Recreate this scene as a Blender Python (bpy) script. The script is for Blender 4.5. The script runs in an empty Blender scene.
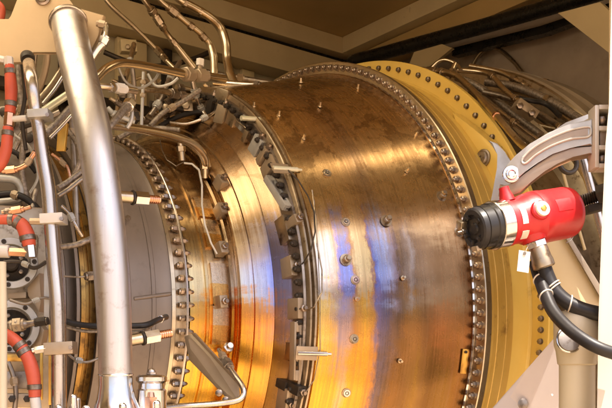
import bpy, bmesh, math, random
from math import sin, cos, pi, radians, atan2, sqrt
from mathutils import Vector as V, Matrix
rnd = random.Random(7)
SC = bpy.context.scene
COL = SC.collection

# ------------------------------------------------------------------ frames
F = 850.0; U0 = 306.0; V0 = 370.3                 # lens in photo pixels, camera at the origin looking +Y
TH = radians(52.483)
C0 = V((0.0153, 2.0, 0.101))                      # a point of the engine axis
D = V((sin(TH), cos(TH), 0)); E1 = V((cos(TH), -sin(TH), 0)); Z = V((0, 0, 1))
ROTZ = atan2(D.y, D.x)
def W(u, v, y): return V(((u-U0)/F*y, y, (V0-v)/F*y))
def E(s, a, z): return C0 + D*s + E1*a + Z*z       # along axis, towards the door, up from the axis
def toE(p): q = p-C0; return q.dot(D), q.dot(E1), q.z
def on_plane(u, v, p0, n):
    r = W(u, v, 1.0); return r*(p0.dot(n)/r.dot(n))
def s_at(u, R):
    k = (u-U0)/F
    return (2*k-.793*k*R-.609*R-.0153)/(.793-.609*k)

# ------------------------------------------------------------------ mesh builder
ORG = {}
class MB:
    def __init__(self): self.bm = bmesh.new()
    def _ring(self, c, x, y, r, n, ph=0): return [self.bm.verts.new(c+x*(r*cos(2*pi*i/n+ph))+y*(r*sin(2*pi*i/n+ph))) for i in range(n)]
    def _skin(self, A, B):
        n = len(A)
        for i in range(n):
            try: self.bm.faces.new((A[i], A[(i+1) % n], B[(i+1) % n], B[i]))
            except ValueError: pass
    def tube(self, pts, r, n=20, smooth=True, sub=8, caps=True):
        pts = [V(p) for p in pts]; rr = list(r) if isinstance(r, (list, tuple)) else [r]*len(pts)
        if smooth and len(pts) > 2:
            P, Q = [], []
            for i in range(len(pts)-1):
                p0 = pts[max(i-1, 0)]; p1 = pts[i]; p2 = pts[i+1]; p3 = pts[min(i+2, len(pts)-1)]
                for k in range(sub):
                    t = k/sub
                    P.append(.5*((2*p1)+(p2-p0)*t+(2*p0-5*p1+4*p2-p3)*t*t+(3*p1-p0-3*p2+p3)*t**3))
                    Q.append(rr[i]*(1-t)+rr[i+1]*t)
            P.append(pts[-1]); Q.append(rr[-1]); pts, rr = P, Q
        tg = []
        for i in range(len(pts)):
            a = pts[max(i-1, 0)]; b = pts[min(i+1, len(pts)-1)]; tg.append((b-a).normalized())
        up = V((0, 0, 1)) if abs(tg[0].z) < .9 else V((1, 0, 0))
        x = tg[0].cross(up).normalized(); prev = None; first = None
        for i, p in enumerate(pts):
            x = (x-tg[i]*x.dot(tg[i])).normalized(); y = tg[i].cross(x)
            R = self._ring(p, x, y, rr[i], n)
            if prev: self._skin(prev, R)
            else: first = R
            prev = R
        if caps: self.bm.faces.new(first[::-1]); self.bm.faces.new(prev)
        return self
    def lathe(self, prof, o, ax, n=32, closed=False, ph=0, cap=True):
        """prof: list of (distance along ax, radius)"""
        o = V(o); ax = V(ax).normalized(); up = V((0, 0, 1)) if abs(ax.z) < .9 else V((1, 0, 0))
        x = ax.cross(up).normalized(); y = ax.cross(x); prev = None; first = None
        for t, r in prof:
            R = self._ring(o+ax*t, x, y, max(r, 1e-5), n, ph)
            if prev: self._skin(prev, R)
            else: first = R
            prev = R
        if closed: self._skin(prev, first)
        elif cap:
            self.bm.faces.new(first[::-1]); self.bm.faces.new(prev)
        return self
    def cyl(self, a, b, r0, r1=None, n=24, bev=0):
        a, b = V(a), V(b); r1 = r0 if r1 is None else r1; L = (b-a).length
        pr = [(0, r0), (L, r1)] if not bev else [(0, r0-bev), (bev, r0), (L-bev, r1), (L, r1-bev)]
        return self.lathe(pr, a, b-a, n)
    def hexa(self, a, b, r, bev=.12, ph=0):
        a, b = V(a), V(b); L = (b-a).length; q = r*bev
        return self.lathe([(0, r-q), (q*.6, r), (L-q*.6, r), (L, r-q)], a, b-a, 6, ph=ph)
    def ball(self, c, r, ax=(0, 0, 1), n=20, half=False, sq=1.0):
        k = 8; a0 = 0 if half else -pi/2
        return self.lathe([(r*sq*sin(a0+(pi/2-a0)*i/k), r*cos(a0+(pi/2-a0)*i/k)) for i in range(k+1)], c, ax, n)
    def torus(self, c, ax, R, r, n=40, m=10):
        return self.lathe([(r*sin(2*pi*i/m), R+r*cos(2*pi*i/m)) for i in range(m)], c, ax, n, closed=True)
    def box(self, c, X, Y, Zv, dims, bev=0.0):
        c = V(c); X, Y, Zv = V(X).normalized(), V(Y).normalized(), V(Zv).normalized(); hx, hy, hz = [d/2 for d in dims]
        vs = [self.bm.verts.new(c+X*(sx*hx)+Y*(sy*hy)+Zv*(sz*hz)) for sx in (-1, 1) for sy in (-1, 1) for sz in (-1, 1)]
        fs = [self.bm.faces.new([vs[i] for i in q]) for q in ((0, 1, 3, 2), (4, 6, 7, 5), (0, 4, 5, 1), (2, 3, 7, 6), (0, 2, 6, 4), (1, 5, 7, 3))]
        if bev:
            es = list({e for f in fs for e in f.edges})
            bmesh.ops.bevel(self.bm, geom=es, offset=bev, segments=2, affect='EDGES', profile=.6)
        return self
    def prism(self, poly, ext, bev=0.0, holes=()):
        """poly: 3D outline, ext: extrusion vector"""
        A = [self.bm.verts.new(V(p)) for p in poly]; B = [self.bm.verts.new(V(p)+V(ext)) for p in poly]
        f1 = self.bm.faces.new(A); f2 = self.bm.faces.new(B[::-1]); fs = [f1, f2]
        n = len(A)
        for i in range(n): fs.append(self.bm.faces.new((A[(i+1) % n], A[i], B[i], B[(i+1) % n])))
        if bev:
            es = list({e for f in (f1, f2) for e in f.edges})
            bmesh.ops.bevel(self.bm, geom=es, offset=bev, segments=2, affect='EDGES', profile=.6)
        return self
    def strip(self, A, B, ext):
        """a curved bar: two matching outlines A and B of points, extruded by ext"""
        return self.prism(list(A)+list(B)[::-1], ext)
    def build(self, name, m, parent=None, origin=None, local=None, ang=35):
        bmesh.ops.recalc_face_normals(self.bm, faces=self.bm.faces)
        if origin is None:
            xs = [v.co for v in self.bm.verts]
            lo = V([min(c[i] for c in xs) for i in range(3)]); hi = V([max(c[i] for c in xs) for i in range(3)])
            origin = (lo+hi)/2
            if parent is None: origin.z = lo.z
        origin = V(origin)
        for v in self.bm.verts: v.co -= origin
        me = bpy.data.meshes.new(name); self.bm.to_mesh(me); self.bm.free()
        for p in me.polygons: p.use_smooth = True
        me.set_sharp_from_angle(angle=radians(ang))
        me.materials.append(m)
        o = bpy.data.objects.new(name, me); COL.objects.link(o)
        ORG[o] = origin
        if parent is not None: o.parent = parent; o.location = origin-ORG[parent]
        else: o.location = origin
        return o
def tag(o, label=None, cat=None, group=None, kind=None):
    if label: o['label'] = label
    if cat: o['category'] = cat
    if group: o['group'] = group
    if kind: o['kind'] = kind
    return o
def thing(name, label, cat, base, group=None):
    o = bpy.data.objects.new(name, None); COL.objects.link(o); o.empty_display_size = .05
    o.location = base; ORG[o] = V(base); return tag(o, label, cat, group)

# ------------------------------------------------------------------ materials
def newmat(name):
    m = bpy.data.materials.new(name); m.use_nodes = True; nt = m.node_tree
    return m, nt, nt.nodes['Principled BSDF']
def nd(nt, t, **k):
    n = nt.nodes.new(t)
    for a, b in k.items(): setattr(n, a, b)
    return n
def mth(nt, op, a, b=None, c=None, clamp=False):
    n = nd(nt, 'ShaderNodeMath', operation=op, use_clamp=clamp)
    for i, x in enumerate((a, b, c)):
        if x is None: continue
        if isinstance(x, (int, float)): n.inputs[i].default_value = x
        else: nt.links.new(x, n.inputs[i])
    return n.outputs[0]
def mixc(nt, f, a, b, blend='MIX'):
    n = nd(nt, 'ShaderNodeMix', data_type='RGBA', blend_type=blend)
    for s, x in ((n.inputs[0], f), (n.inputs[6], a), (n.inputs[7], b)):
        if isinstance(x, (int, float)): s.default_value = x
        elif isinstance(x, (tuple, list)): s.default_value = (*x[:3], 1)
        else: nt.links.new(x, s)
    return n.outputs[2]
def ramp(nt, f, stops, interp='LINEAR'):
    n = nd(nt, 'ShaderNodeValToRGB'); cr = n.color_ramp; cr.interpolation = interp
    while len(cr.elements) > 1: cr.elements.remove(cr.elements[-1])
    for i, (p, c) in enumerate(stops):
        e = cr.elements[0] if i == 0 else cr.elements.new(p)
        e.position = p; e.color = (*c, 1) if isinstance(c, (tuple, list)) else (c, c, c, 1)
    nt.links.new(f, n.inputs[0]); return n.outputs[0]
def noise(nt, vec, scale, detail=4, rough=.55):
    n = nd(nt, 'ShaderNodeTexNoise'); n.inputs['Scale'].default_value = scale
    n.inputs['Detail'].default_value = detail; n.inputs['Roughness'].default_value = rough
    nt.links.new(vec, n.inputs['Vector']); return n.outputs['Fac']
def mat(name, c1, c2=None, metal=0.0, rough=.5, dr=.12, scale=18, st=(1, 1, 1), bump=0.0, coat=0.0, dirt=None, dthr=.6, spec=.5):
    m, nt, b = newmat(name); L = nt.links.new
    tc = nd(nt, 'ShaderNodeTexCoord'); mp = nd(nt, 'ShaderNodeMapping'); mp.inputs['Scale'].default_value = st
    L(tc.outputs['Object'], mp.inputs['Vector'])
    n1 = noise(nt, mp.outputs[0], scale); n2 = noise(nt, mp.outputs[0], scale*4.3, 3)
    if c2 is None: c2 = tuple(x*.72 for x in c1)
    col = mixc(nt, ramp(nt, n1, [(.3, 0.), (.7, 1.)]), c1, c2)
    if dirt:
        n3 = noise(nt, tc.outputs['Object'], scale*1.7, 6, .65)
        col = mixc(nt, ramp(nt, n3, [(dthr-.05, 0.), (dthr+.08, .85)]), col, dirt)
    L(col, b.inputs['Base Color']); b.inputs['Metallic'].default_value = metal; b.inputs['Specular IOR Level'].default_value = spec
    L(mth(nt, 'MULTIPLY_ADD', mth(nt, 'ADD', n1, n2), dr, rough-dr), b.inputs['Roughness'])
    if coat: b.inputs['Coat Weight'].default_value = coat; b.inputs['Coat Roughness'].default_value = .12
    if bump:
        bp = nd(nt, 'ShaderNodeBump'); bp.inputs['Strength'].default_value = bump; bp.inputs['Distance'].default_value = .002
        L(n2, bp.inputs['Height']); L(bp.outputs[0], b.inputs['Normal'])
    return m
M = {}
M['steel'] = mat('steel_tube', (.62, .56, .50), (.46, .40, .35), 1, .27, .10, 30, (1, 1, .25), .04, dirt=(.30, .22, .15), dthr=.66)
M['bigsteel'] = mat('brushed_pipe_steel', (.62, .585, .56), (.50, .46, .44), 1, .40, .10, 26, (2.6, 2.6, .22), .05, dirt=(.40, .31, .26), dthr=.62)
M['bright'] = mat('bright_steel', (.78, .75, .72), (.62, .58, .54), 1, .18, .08, 40, bump=.03)
M['dull'] = mat('dull_steel', (.36, .31, .26), (.22, .18, .15), 1, .42, .14, 40, bump=.1, dirt=(.10, .07, .05))
M['dark'] = mat('dark_metal', (.07, .055, .045), (.035, .028, .022), .6, .5, .14, 30, bump=.1)
M['bolt'] = mat('bolt_steel', (.45, .38, .32), (.28, .22, .18), 1, .32, .12, 60)
M['brass'] = mat('brass_tube', (.64, .54, .40), (.48, .39, .27), 1, .30, .10, 40, bump=.03, dirt=(.16, .09, .04), dthr=.66)
M['bronze'] = mat('bronze_metal', (.48, .39, .28), (.32, .25, .17), 1, .36, .14, 30, bump=.06, dirt=(.10, .06, .03))
M['copper'] = mat('copper_nut', (.75, .42, .26), (.6, .32, .2), 1, .28, .1, 40)
M['casing'] = mat('grey_casing_paint', (.235, .19, .155), (.18, .145, .12), .45, .42, .14, 14, (1, 1, .35), .06, dirt=(.155, .12, .095), dthr=.60)
M['tube'] = mat('polished_tube', (.74, .63, .48), (.62, .51, .37), 1, .22, .08, 40, bump=.02)
M['plate'] = mat('cast_plate', (.46, .36, .26), (.36, .28, .19), .65, .45, .10, 14, bump=.05, dirt=(.34, .24, .15), dthr=.66)
M['topplate'] = mat('beige_plate_paint', (.60, .44, .27), (.50, .365, .225), .2, .42, .1, 14, bump=.05, dirt=(.45, .32, .19), dthr=.68)
M['white'] = mat('white_enamel', (.66, .63, .60), (.58, .54, .50), 0, .38, .08, 30, coat=.2)
M['label'] = mat('white_label', (.66, .62, .56), (.56, .52, .46), 0, .5, .05, 60, dirt=(.40, .34, .27), dthr=.62)
M['cream'] = mat('cream_paint', (.60, .52, .38), (.52, .45, .32), 0, .42, .08, 9, bump=.03, dirt=(.42, .34, .22), dthr=.72)
M['postw'] = mat('post_paint', (.50, .44, .35), (.45, .39, .31), 0, .5, .08, 6, (1, 1, .3), .03, dirt=(.36, .29, .21), dthr=.68)
M['ceil'] = mat('ceiling_paint', (.58, .40, .17), (.50, .34, .14), 0, .5, .08, 5, bump=.03, dirt=(.24, .16, .07), dthr=.7)
M['wall'] = mat('wall_paint', (.52, .46, .33), (.42, .36, .25), 0, .55, .08, 5, bump=.03, dirt=(.17, .13, .08), dthr=.66)
M['trim'] = mat('trim_paint', (.72, .59, .36), (.64, .51, .30), 0, .45, .08, 9, bump=.02, dirt=(.3, .21, .1), dthr=.7)
M['black'] = mat('black_paint', (.010, .009, .008), (.02, .017, .015), 0, .28, .1, 20, spec=.35)
M['rubber'] = mat('black_rubber', (.024, .021, .021), (.014, .012, .012), 0, .40, .1, 40, bump=.05, spec=.3)
M['braid'] = mat('braided_hose', (.42, .36, .30), (.16, .13, .11), .8, .42, .1, 220, bump=.3)
M['orange'] = mat('orange_hose', (.56, .095, .045), (.44, .07, .035), 0, .48, .1, 30, bump=.06, dirt=(.40, .12, .06), dthr=.68)
M['red'] = mat('red_paint', (.52, .010, .014), (.44, .008, .011), 0, .42, .12, 22, bump=.12, coat=.12, dirt=(.30, .03, .025), dthr=.63)
M['yellow'] = mat('yellow_alloy', (.78, .56, .15), (.70, .48, .10), .12, .45, .10, 7, (1, 1, 1), .03, dirt=(.34, .20, .03), dthr=.68)
M['gold'] = mat('gold_strip', (.72, .45, .10), (.52, .28, .06), .8, .32, .1, 16, bump=.04, dirt=(.26, .13, .04), dthr=.64)
M['goldband'] = mat('stained_gold_band', (.42, .25, .07), (.26, .14, .04), .85, .30, .1, 26, (1, 1, .5), .06, dirt=(.08, .045, .02), dthr=.54)
M['ochre'] = mat('ochre_ring', (.66, .44, .12), (.54, .34, .07), .35, .36, .1, 12, bump=.03, dirt=(.24, .13, .03), dthr=.64)
M['cast'] = mat('cast_aluminium', (.50, .49, .47), (.40, .39, .37), .5, .42, .08, 40, bump=.12)
M['castlight'] = mat('pale_cast_aluminium', (.62, .58, .52), (.54, .50, .44), .3, .46, .08, 40, bump=.12, dirt=(.36, .30, .24), dthr=.66)
M['armlow'] = mat('bronze_casting', (.44, .34, .25), (.35, .26, .19), .7, .36, .1, 20, bump=.05)
M['pinkw'] = mat('scuffed_white_panel', (.58, .51, .49), (.52, .45, .43), 0, .5, .06, 8, bump=.02, dirt=(.52, .36, .30), dthr=.73)
M['duct'] = mat('dark_duct', (.40, .33, .26), (.26, .21, .16), .5, .45, .12, 7, bump=.08, dirt=(.24, .17, .11), dthr=.62)
M['brownp'] = mat('dusty_brown_panel', (.46, .38, .31), (.33, .26, .21), .2, .5, .1, 6, bump=.06, dirt=(.34, .27, .21), dthr=.60)
M['tan'] = mat('tan_paint', (.58, .46, .27), (.50, .39, .22), 0, .5, .08, 8, bump=.03, dirt=(.33, .25, .14), dthr=.7)
M['tie'] = mat('nylon_tie', (.80, .70, .58), None, 0, .4, .05, 50)
M['greenw'] = mat('pale_green_rod', (.62, .62, .42), (.70, .66, .52), .4, .36, .1, 40)
M['concrete'] = mat('pale_concrete', (.45, .32, .20), (.37, .26, .16), 0, .8, .08, 1.5, bump=.1)
M['floor'] = mat('steel_floor', (.30, .22, .14), (.22, .16, .10), .2, .5, .1, 4, bump=.05)

def heat_reflect_mat(name, s0, s1, rows, rough=.26, stain=0.0, dist=.05):
    """brushed alloy with heat tint and painted reflections; rows = [(angle, colour stops along the axis)] from below to above"""
    m, nt, b = newmat(name); L = nt.links.new
    tc = nd(nt, 'ShaderNodeTexCoord'); sx = nd(nt, 'ShaderNodeSeparateXYZ'); L(tc.outputs['Object'], sx.inputs[0])
    X, Y, Zc = sx.outputs
    t = mth(nt, 'ARCTAN2', Zc, mth(nt, 'MULTIPLY', Y, -1))
    def vec(a, bb):
        c = nd(nt, 'ShaderNodeCombineXYZ'); L(mth(nt, 'MULTIPLY', X, a), c.inputs[0]); L(mth(nt, 'MULTIPLY', t, bb), c.inputs[1]); return c.outputs[0]
    nA = noise(nt, vec(14, 3.2), 1, 5, .6); nB = noise(nt, vec(9, 9), 1.3, 5, .6)
    streak = noise(nt, vec(240, 2.2), 1, 4, .6); fine = noise(nt, vec(900, 14), 1, 2, .5); blot = noise(nt, vec(30, 22), 1, 6, .7); drip = noise(nt, vec(60, 13), 1, 6, .7)
    f = mth(nt, 'DIVIDE', mth(nt, 'SUBTRACT', X, s0), s1-s0)
    f = mth(nt, 'ADD', f, mth(nt, 'MULTIPLY', mth(nt, 'SUBTRACT', nA, .5), dist*3.2))
    f = mth(nt, 'ADD', f, mth(nt, 'MULTIPLY', mth(nt, 'SUBTRACT', blot, .5), dist*.9))
    f = mth(nt, 'ADD', f, mth(nt, 'MULTIPLY', mth(nt, 'SUBTRACT', drip, .5), dist*2.4))
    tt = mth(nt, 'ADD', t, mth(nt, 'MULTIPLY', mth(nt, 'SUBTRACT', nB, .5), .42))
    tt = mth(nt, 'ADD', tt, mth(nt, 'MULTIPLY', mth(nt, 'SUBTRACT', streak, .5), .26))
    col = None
    for i, (a0, a1, stops) in enumerate(rows):  # angle rows mix heat tint with painted reflections of sky, ground and ceiling
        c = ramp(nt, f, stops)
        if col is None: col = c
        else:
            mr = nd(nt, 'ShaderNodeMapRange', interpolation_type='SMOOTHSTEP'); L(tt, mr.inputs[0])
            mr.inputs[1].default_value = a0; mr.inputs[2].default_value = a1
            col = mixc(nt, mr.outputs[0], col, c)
    col = mixc(nt, mth(nt, 'MULTIPLY', ramp(nt, streak, [(.34, 0.), (.70, 1.)]), .5), col, (.26, .15, .07), 'MULTIPLY' if False else 'MIX')
    if stain:
        upper = nd(nt, 'ShaderNodeMapRange', interpolation_type='SMOOTHSTEP'); L(tt, upper.inputs[0]); upper.inputs[1].default_value = .28; upper.inputs[2].default_value = .6
        w = nd(nt, 'ShaderNodeTexNoise'); w.inputs['Scale'].default_value = 1.0; w.inputs['Detail'].default_value = 5; w.inputs['Distortion'].default_value = .5; w.inputs['Roughness'].default_value = .68
        L(vec(13, 5.5), w.inputs['Vector'])
        st = mth(nt, 'MULTIPLY', ramp(nt, w.outputs['Fac'], [(.50, 0.), (.545, .9), (.60, .75), (.70, .5)]), upper.outputs[0])
        col = mixc(nt, mth(nt, 'MULTIPLY', st, stain), col, (.20, .115, .05))
    tn = nd(nt, 'ShaderNodeTangent', direction_type='RADIAL', axis='X'); L(tn.outputs[0], b.inputs['Tangent'])
    b.inputs['Anisotropic'].default_value = .65; b.inputs['Anisotropic Rotation'].default_value = .25
    L(col, b.inputs['Base Color']); b.inputs['Metallic'].default_value = 1
    ro = mth(nt, 'ADD', mth(nt, 'MULTIPLY', blot, .16), mth(nt, 'MULTIPLY', streak, .12))
    L(mth(nt, 'ADD', ro, rough-.13), b.inputs['Roughness'])
    bp = nd(nt, 'ShaderNodeBump'); bp.inputs['Strength'].default_value = .13; bp.inputs['Distance'].default_value = .0008
    L(mth(nt, 'ADD', mth(nt, 'ADD', fine, mth(nt, 'MULTIPLY', streak, .5)), mth(nt, 'MULTIPLY', blot, .25)), bp.inputs['Height']); L(bp.outputs[0], b.inputs['Normal'])
    return m

# ------------------------------------------------------------------ engine profile
def S(u, R): return s_at(u, R)
PROF = [(-1.6, .325), (S(100, .33), .33), (S(174, .336), .336), (S(190, .338), .338), (S(233, .352), .352), (-.4416, .370), (-.4007, .409), (-.378, .432), (-.3755, .470), (-.3600, .476),
        (-.075, .559), (-.06, .583), (-.02, .578), (.07, .572), (.085, .606), (.10, .606), (.12, .56), (.5, .56)]
def Rof(s):
    if s <= PROF[0][0]: return PROF[0][1]
    for (a, ra), (b, rb) in zip(PROF, PROF[1:]):
        if s <= b: return ra+(rb-ra)*(s-a)/max(b-a, 1e-6)
    return PROF[-1][1]
def hit(u, v, off=0.0):
    """where the view ray through photo pixel (u, v) meets the engine: engine-local s, angle, radius and depth"""
    y = .9
    while y < 2.6:
        p = W(u, v, y); s, a, z = toE(p); r = sqrt(a*a+z*z)
        if r < Rof(s)+off: return s, atan2(z, a), r, y
        y += .002
    s, a, z = toE(W(u, v, 1.7)); return s, atan2(z, a), sqrt(a*a+z*z), 1.7
def L3(s, R, t): return V((s, -R*cos(t), R*sin(t)))        # engine-local cylinder coordinates
AX = V((1, 0, 0))
def rad(t): return V((0, -cos(t), sin(t)))
def tan_(t): return V((0, sin(t), cos(t)))                # towards increasing t (up on the near side)

base_local = V((-.35, 0, -.66))
engine = thing('gas_turbine_engine', 'large heat-tinted gas turbine engine lying along the enclosure with its widening drum in the middle', 'engine', C0+D*base_local.x+Z*base_local.z)
engine.rotation_euler = (0, 0, ROTZ); ORG[engine] = base_local
O0 = V((0, 0, 0))

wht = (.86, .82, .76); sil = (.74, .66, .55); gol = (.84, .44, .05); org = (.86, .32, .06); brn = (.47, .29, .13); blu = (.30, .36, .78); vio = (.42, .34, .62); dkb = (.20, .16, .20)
M['drum'] = heat_reflect_mat('heat_and_reflection_drum', -.358, -.075, [
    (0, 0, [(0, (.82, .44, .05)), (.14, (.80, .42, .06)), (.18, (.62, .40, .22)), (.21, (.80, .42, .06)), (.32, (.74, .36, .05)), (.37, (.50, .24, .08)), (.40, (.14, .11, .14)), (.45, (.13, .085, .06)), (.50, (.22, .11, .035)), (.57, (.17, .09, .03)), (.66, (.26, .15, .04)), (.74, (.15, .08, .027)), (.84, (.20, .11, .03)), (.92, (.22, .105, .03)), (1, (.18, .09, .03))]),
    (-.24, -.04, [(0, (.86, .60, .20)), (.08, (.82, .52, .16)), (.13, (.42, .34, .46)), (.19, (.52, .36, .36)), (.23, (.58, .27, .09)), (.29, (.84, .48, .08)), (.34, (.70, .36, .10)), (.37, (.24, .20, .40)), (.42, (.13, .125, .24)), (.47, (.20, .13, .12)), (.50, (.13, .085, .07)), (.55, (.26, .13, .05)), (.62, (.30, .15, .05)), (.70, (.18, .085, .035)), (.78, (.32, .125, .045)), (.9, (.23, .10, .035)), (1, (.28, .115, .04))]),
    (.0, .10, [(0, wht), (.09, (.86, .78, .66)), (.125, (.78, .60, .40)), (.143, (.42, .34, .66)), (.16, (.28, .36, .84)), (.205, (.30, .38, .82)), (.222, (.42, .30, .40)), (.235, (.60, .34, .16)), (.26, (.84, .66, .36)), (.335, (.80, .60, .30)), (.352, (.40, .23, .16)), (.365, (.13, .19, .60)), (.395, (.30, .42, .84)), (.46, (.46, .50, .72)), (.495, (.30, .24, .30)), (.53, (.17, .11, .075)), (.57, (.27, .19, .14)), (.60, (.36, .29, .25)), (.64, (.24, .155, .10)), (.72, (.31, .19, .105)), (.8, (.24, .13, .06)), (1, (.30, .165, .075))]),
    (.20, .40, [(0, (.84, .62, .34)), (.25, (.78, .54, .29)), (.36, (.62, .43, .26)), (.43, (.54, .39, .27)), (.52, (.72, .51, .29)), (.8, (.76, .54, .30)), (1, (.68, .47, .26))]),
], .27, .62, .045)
M['mid'] = heat_reflect_mat('heat_and_reflection_casing', S(190, .338), -.379, [
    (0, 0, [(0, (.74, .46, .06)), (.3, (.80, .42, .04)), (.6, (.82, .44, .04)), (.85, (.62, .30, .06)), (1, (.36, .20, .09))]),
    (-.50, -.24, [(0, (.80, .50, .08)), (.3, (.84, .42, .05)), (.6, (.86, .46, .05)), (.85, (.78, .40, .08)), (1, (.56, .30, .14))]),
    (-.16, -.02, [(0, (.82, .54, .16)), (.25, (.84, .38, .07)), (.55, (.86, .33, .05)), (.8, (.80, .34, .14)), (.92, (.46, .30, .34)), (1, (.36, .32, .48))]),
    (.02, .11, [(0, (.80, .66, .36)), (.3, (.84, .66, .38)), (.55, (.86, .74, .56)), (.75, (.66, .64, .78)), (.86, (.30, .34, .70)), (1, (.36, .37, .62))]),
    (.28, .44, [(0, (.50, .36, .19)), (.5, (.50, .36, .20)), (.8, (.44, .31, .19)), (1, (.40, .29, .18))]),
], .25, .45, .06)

def shell(name, prof, m, parent=engine, n=220, cap=False):
    return MB().lathe(prof, O0, AX, n, cap=cap).build(name, m, parent, O0, ang=30)
# compressor case behind the pipes, with ribs and gold strips
ub = lambda u, R: (S(u, R), R)
shell('compressor_case', [(-1.7, .10), (-1.7, .30), ub(30, .30), ub(31, .315), ub(43, .315), ub(44, .30), ub(60, .30), ub(61, .318), ub(66, .318), ub(67, .306), ub(76, .306), ub(77, .325), ub(80, .325), ub(81, .312), ub(97, .312), ub(98, .333)], M['casing'])
shell('gold_band', [ub(81.5, .311), ub(81.6, .3165), ub(86, .3165), ub(86.4, .314), ub(90, .314), ub(90.4, .317), ub(96, .317), ub(96.2, .311)], M['goldband'])
shell('combustor_case', [ub(98, .31), ub(98.2, .334), ub(128, .3352), ub(128.5, .3362), ub(131, .3364), ub(131.5, .3354), ub(152, .3362), ub(152.4, .3376), ub(156, .3378), ub(156.4, .3364), ub(168, .337), ub(172, .340)], M['casing'])
shell('casing_lip', [ub(172, .333), ub(172.3, .3425), ub(176, .343), ub(176.4, .340), ub(186, .340)], M['brass'])
# front flange: thin plate with bolt heads on one side and pointed nuts on the other
sf = S(187.5, .352)
fl = MB().lathe([(sf-.0022, .33), (sf-.0022, .3535), (sf-.0012, .3545), (sf+.0012, .3545), (sf+.0022, .3535), (sf+.0022, .33)], O0, AX, 220, cap=False).build('front_flange', M['steel'], engine, O0, ang=30)
def ring_of(name, proto_mb, m, parent, s, R, count, t0, t1, ph=0, skip=lambda t: False):
    """copies of one small part around the engine axis; the part is modelled at angle 0"""
    o0 = None; n0 = V((s, -R, 0))
    for k in range(count):
        t = 2*pi*(k+ph)/count
        if t > pi: t -= 2*pi
        if not (t0 <= t <= t1) or skip(t): continue
        if o0 is None: o = o0 = proto_mb.build(name, m, parent, n0)
        else:
            o = o0.copy(); COL.objects.link(o)
        o.parent = parent; o.location = L3(s, R, t)-ORG[parent]; o.rotation_euler = (-t+rnd.uniform(-.03, .03), rnd.uniform(-.03, .03), rnd.uniform(-.03, .03))
    return o0
def at0(s, R): return V((s, -R, 0))
h = MB(); p = at0(sf, .346)
h.hexa(p-AX*.0023, p-AX*.0100, .0055); h.cyl(p-AX*.0100, p-AX*.0125, .0040, .0032, 12)
ring_of('flange_bolt', h, M['bolt'], fl, sf, .346, 98, -1.25, 1.75, .3)
h = MB(); h.hexa(p+AX*.0023, p+AX*.0095, .0054); h.lathe([(0, .0036), (.004, .0034), (.006, .0022), (.0072, .0008)], p+AX*.0095, AX, 12)
ring_of('pointed_nut', h, M['bolt'], fl, sf, .346, 98, -1.25, 1.75, .3)
# casing seam tube seen on the grey case
a, b2 = hit(133, 299), hit(171, 294)
MB().tube([L3(a[0], a[2]+.002, a[1]), L3(b2[0], b2[2]+.002, b2[1])], .0034, 12).build('casing_rib', M['casing'], engine)

# heat tinted middle case with stepped bands
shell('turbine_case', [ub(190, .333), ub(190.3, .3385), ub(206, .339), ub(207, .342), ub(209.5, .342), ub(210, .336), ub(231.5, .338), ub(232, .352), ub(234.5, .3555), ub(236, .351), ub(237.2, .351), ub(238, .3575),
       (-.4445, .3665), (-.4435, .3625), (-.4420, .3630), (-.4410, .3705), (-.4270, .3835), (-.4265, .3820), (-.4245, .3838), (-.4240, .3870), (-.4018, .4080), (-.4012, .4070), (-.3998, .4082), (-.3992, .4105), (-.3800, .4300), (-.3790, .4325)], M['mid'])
# middle flange pair with nuts
s1 = -.3760
mf = MB().lathe([(s1-.003, .41), (s1-.003, .4625), (s1+.001, .464), (s1+.001, .41)], O0, AX, 220, cap=False).build('middle_flange', M['dull'], engine, O0, ang=30)
h = MB(); p = at0(s1-.003, .4545); h.hexa(p, p-AX*.008, .0058); h.cyl(p-AX*.008, p-AX*.0115, .0038, .003, 10)
ring_of('flange_nut', h, M['dark'], mf, s1-.003, .4545, 128, -1.2, 1.6)
shell('drum_flange', [(s1+.0015, .42), (s1+.0015, .470), (s1+.003, .4730), (s1+.006, .4735), (s1+.0075, .4690), (s1+.0095, .4690), (s1+.011, .4755), (s1+.014, .4765), (s1+.0155, .4725), (s1+.0165, .4725)], M['bronze'])
sd = s1+.0180
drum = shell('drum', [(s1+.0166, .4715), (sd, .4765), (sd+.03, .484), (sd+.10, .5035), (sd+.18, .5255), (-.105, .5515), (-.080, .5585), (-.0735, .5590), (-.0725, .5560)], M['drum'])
MB().lathe([(-.0735, .5585), (-.0755, .5605), (-.0725, .5620), (-.0700, .5610), (-.0700, .5585)], O0, AX, 220, cap=False).build('drum_edge_ring', M['bright'], engine, O0, ang=30)
rimf = MB().lathe([(-.0700, .550), (-.0700, .5850), (-.0688, .5868), (-.056, .5868), (-.054, .585), (-.054, .56)], O0, AX, 220, cap=False).build('rim_flange', M['brass'], engine, O0, ang=30)
h = MB(); p = at0(-.070, .5735); h.lathe([(0, .0072), (.0015, .0072), (.0018, .0056)], p, -AX, 14); h.hexa(p-AX*.0015, p-AX*.008, .0056); h.ball(p-AX*.0079, .0034, -AX, 10, True)
ring_of('rim_bolt', h, M['bolt'], rimf, -.070, .5735, 170, -1.05, 2.15)

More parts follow.
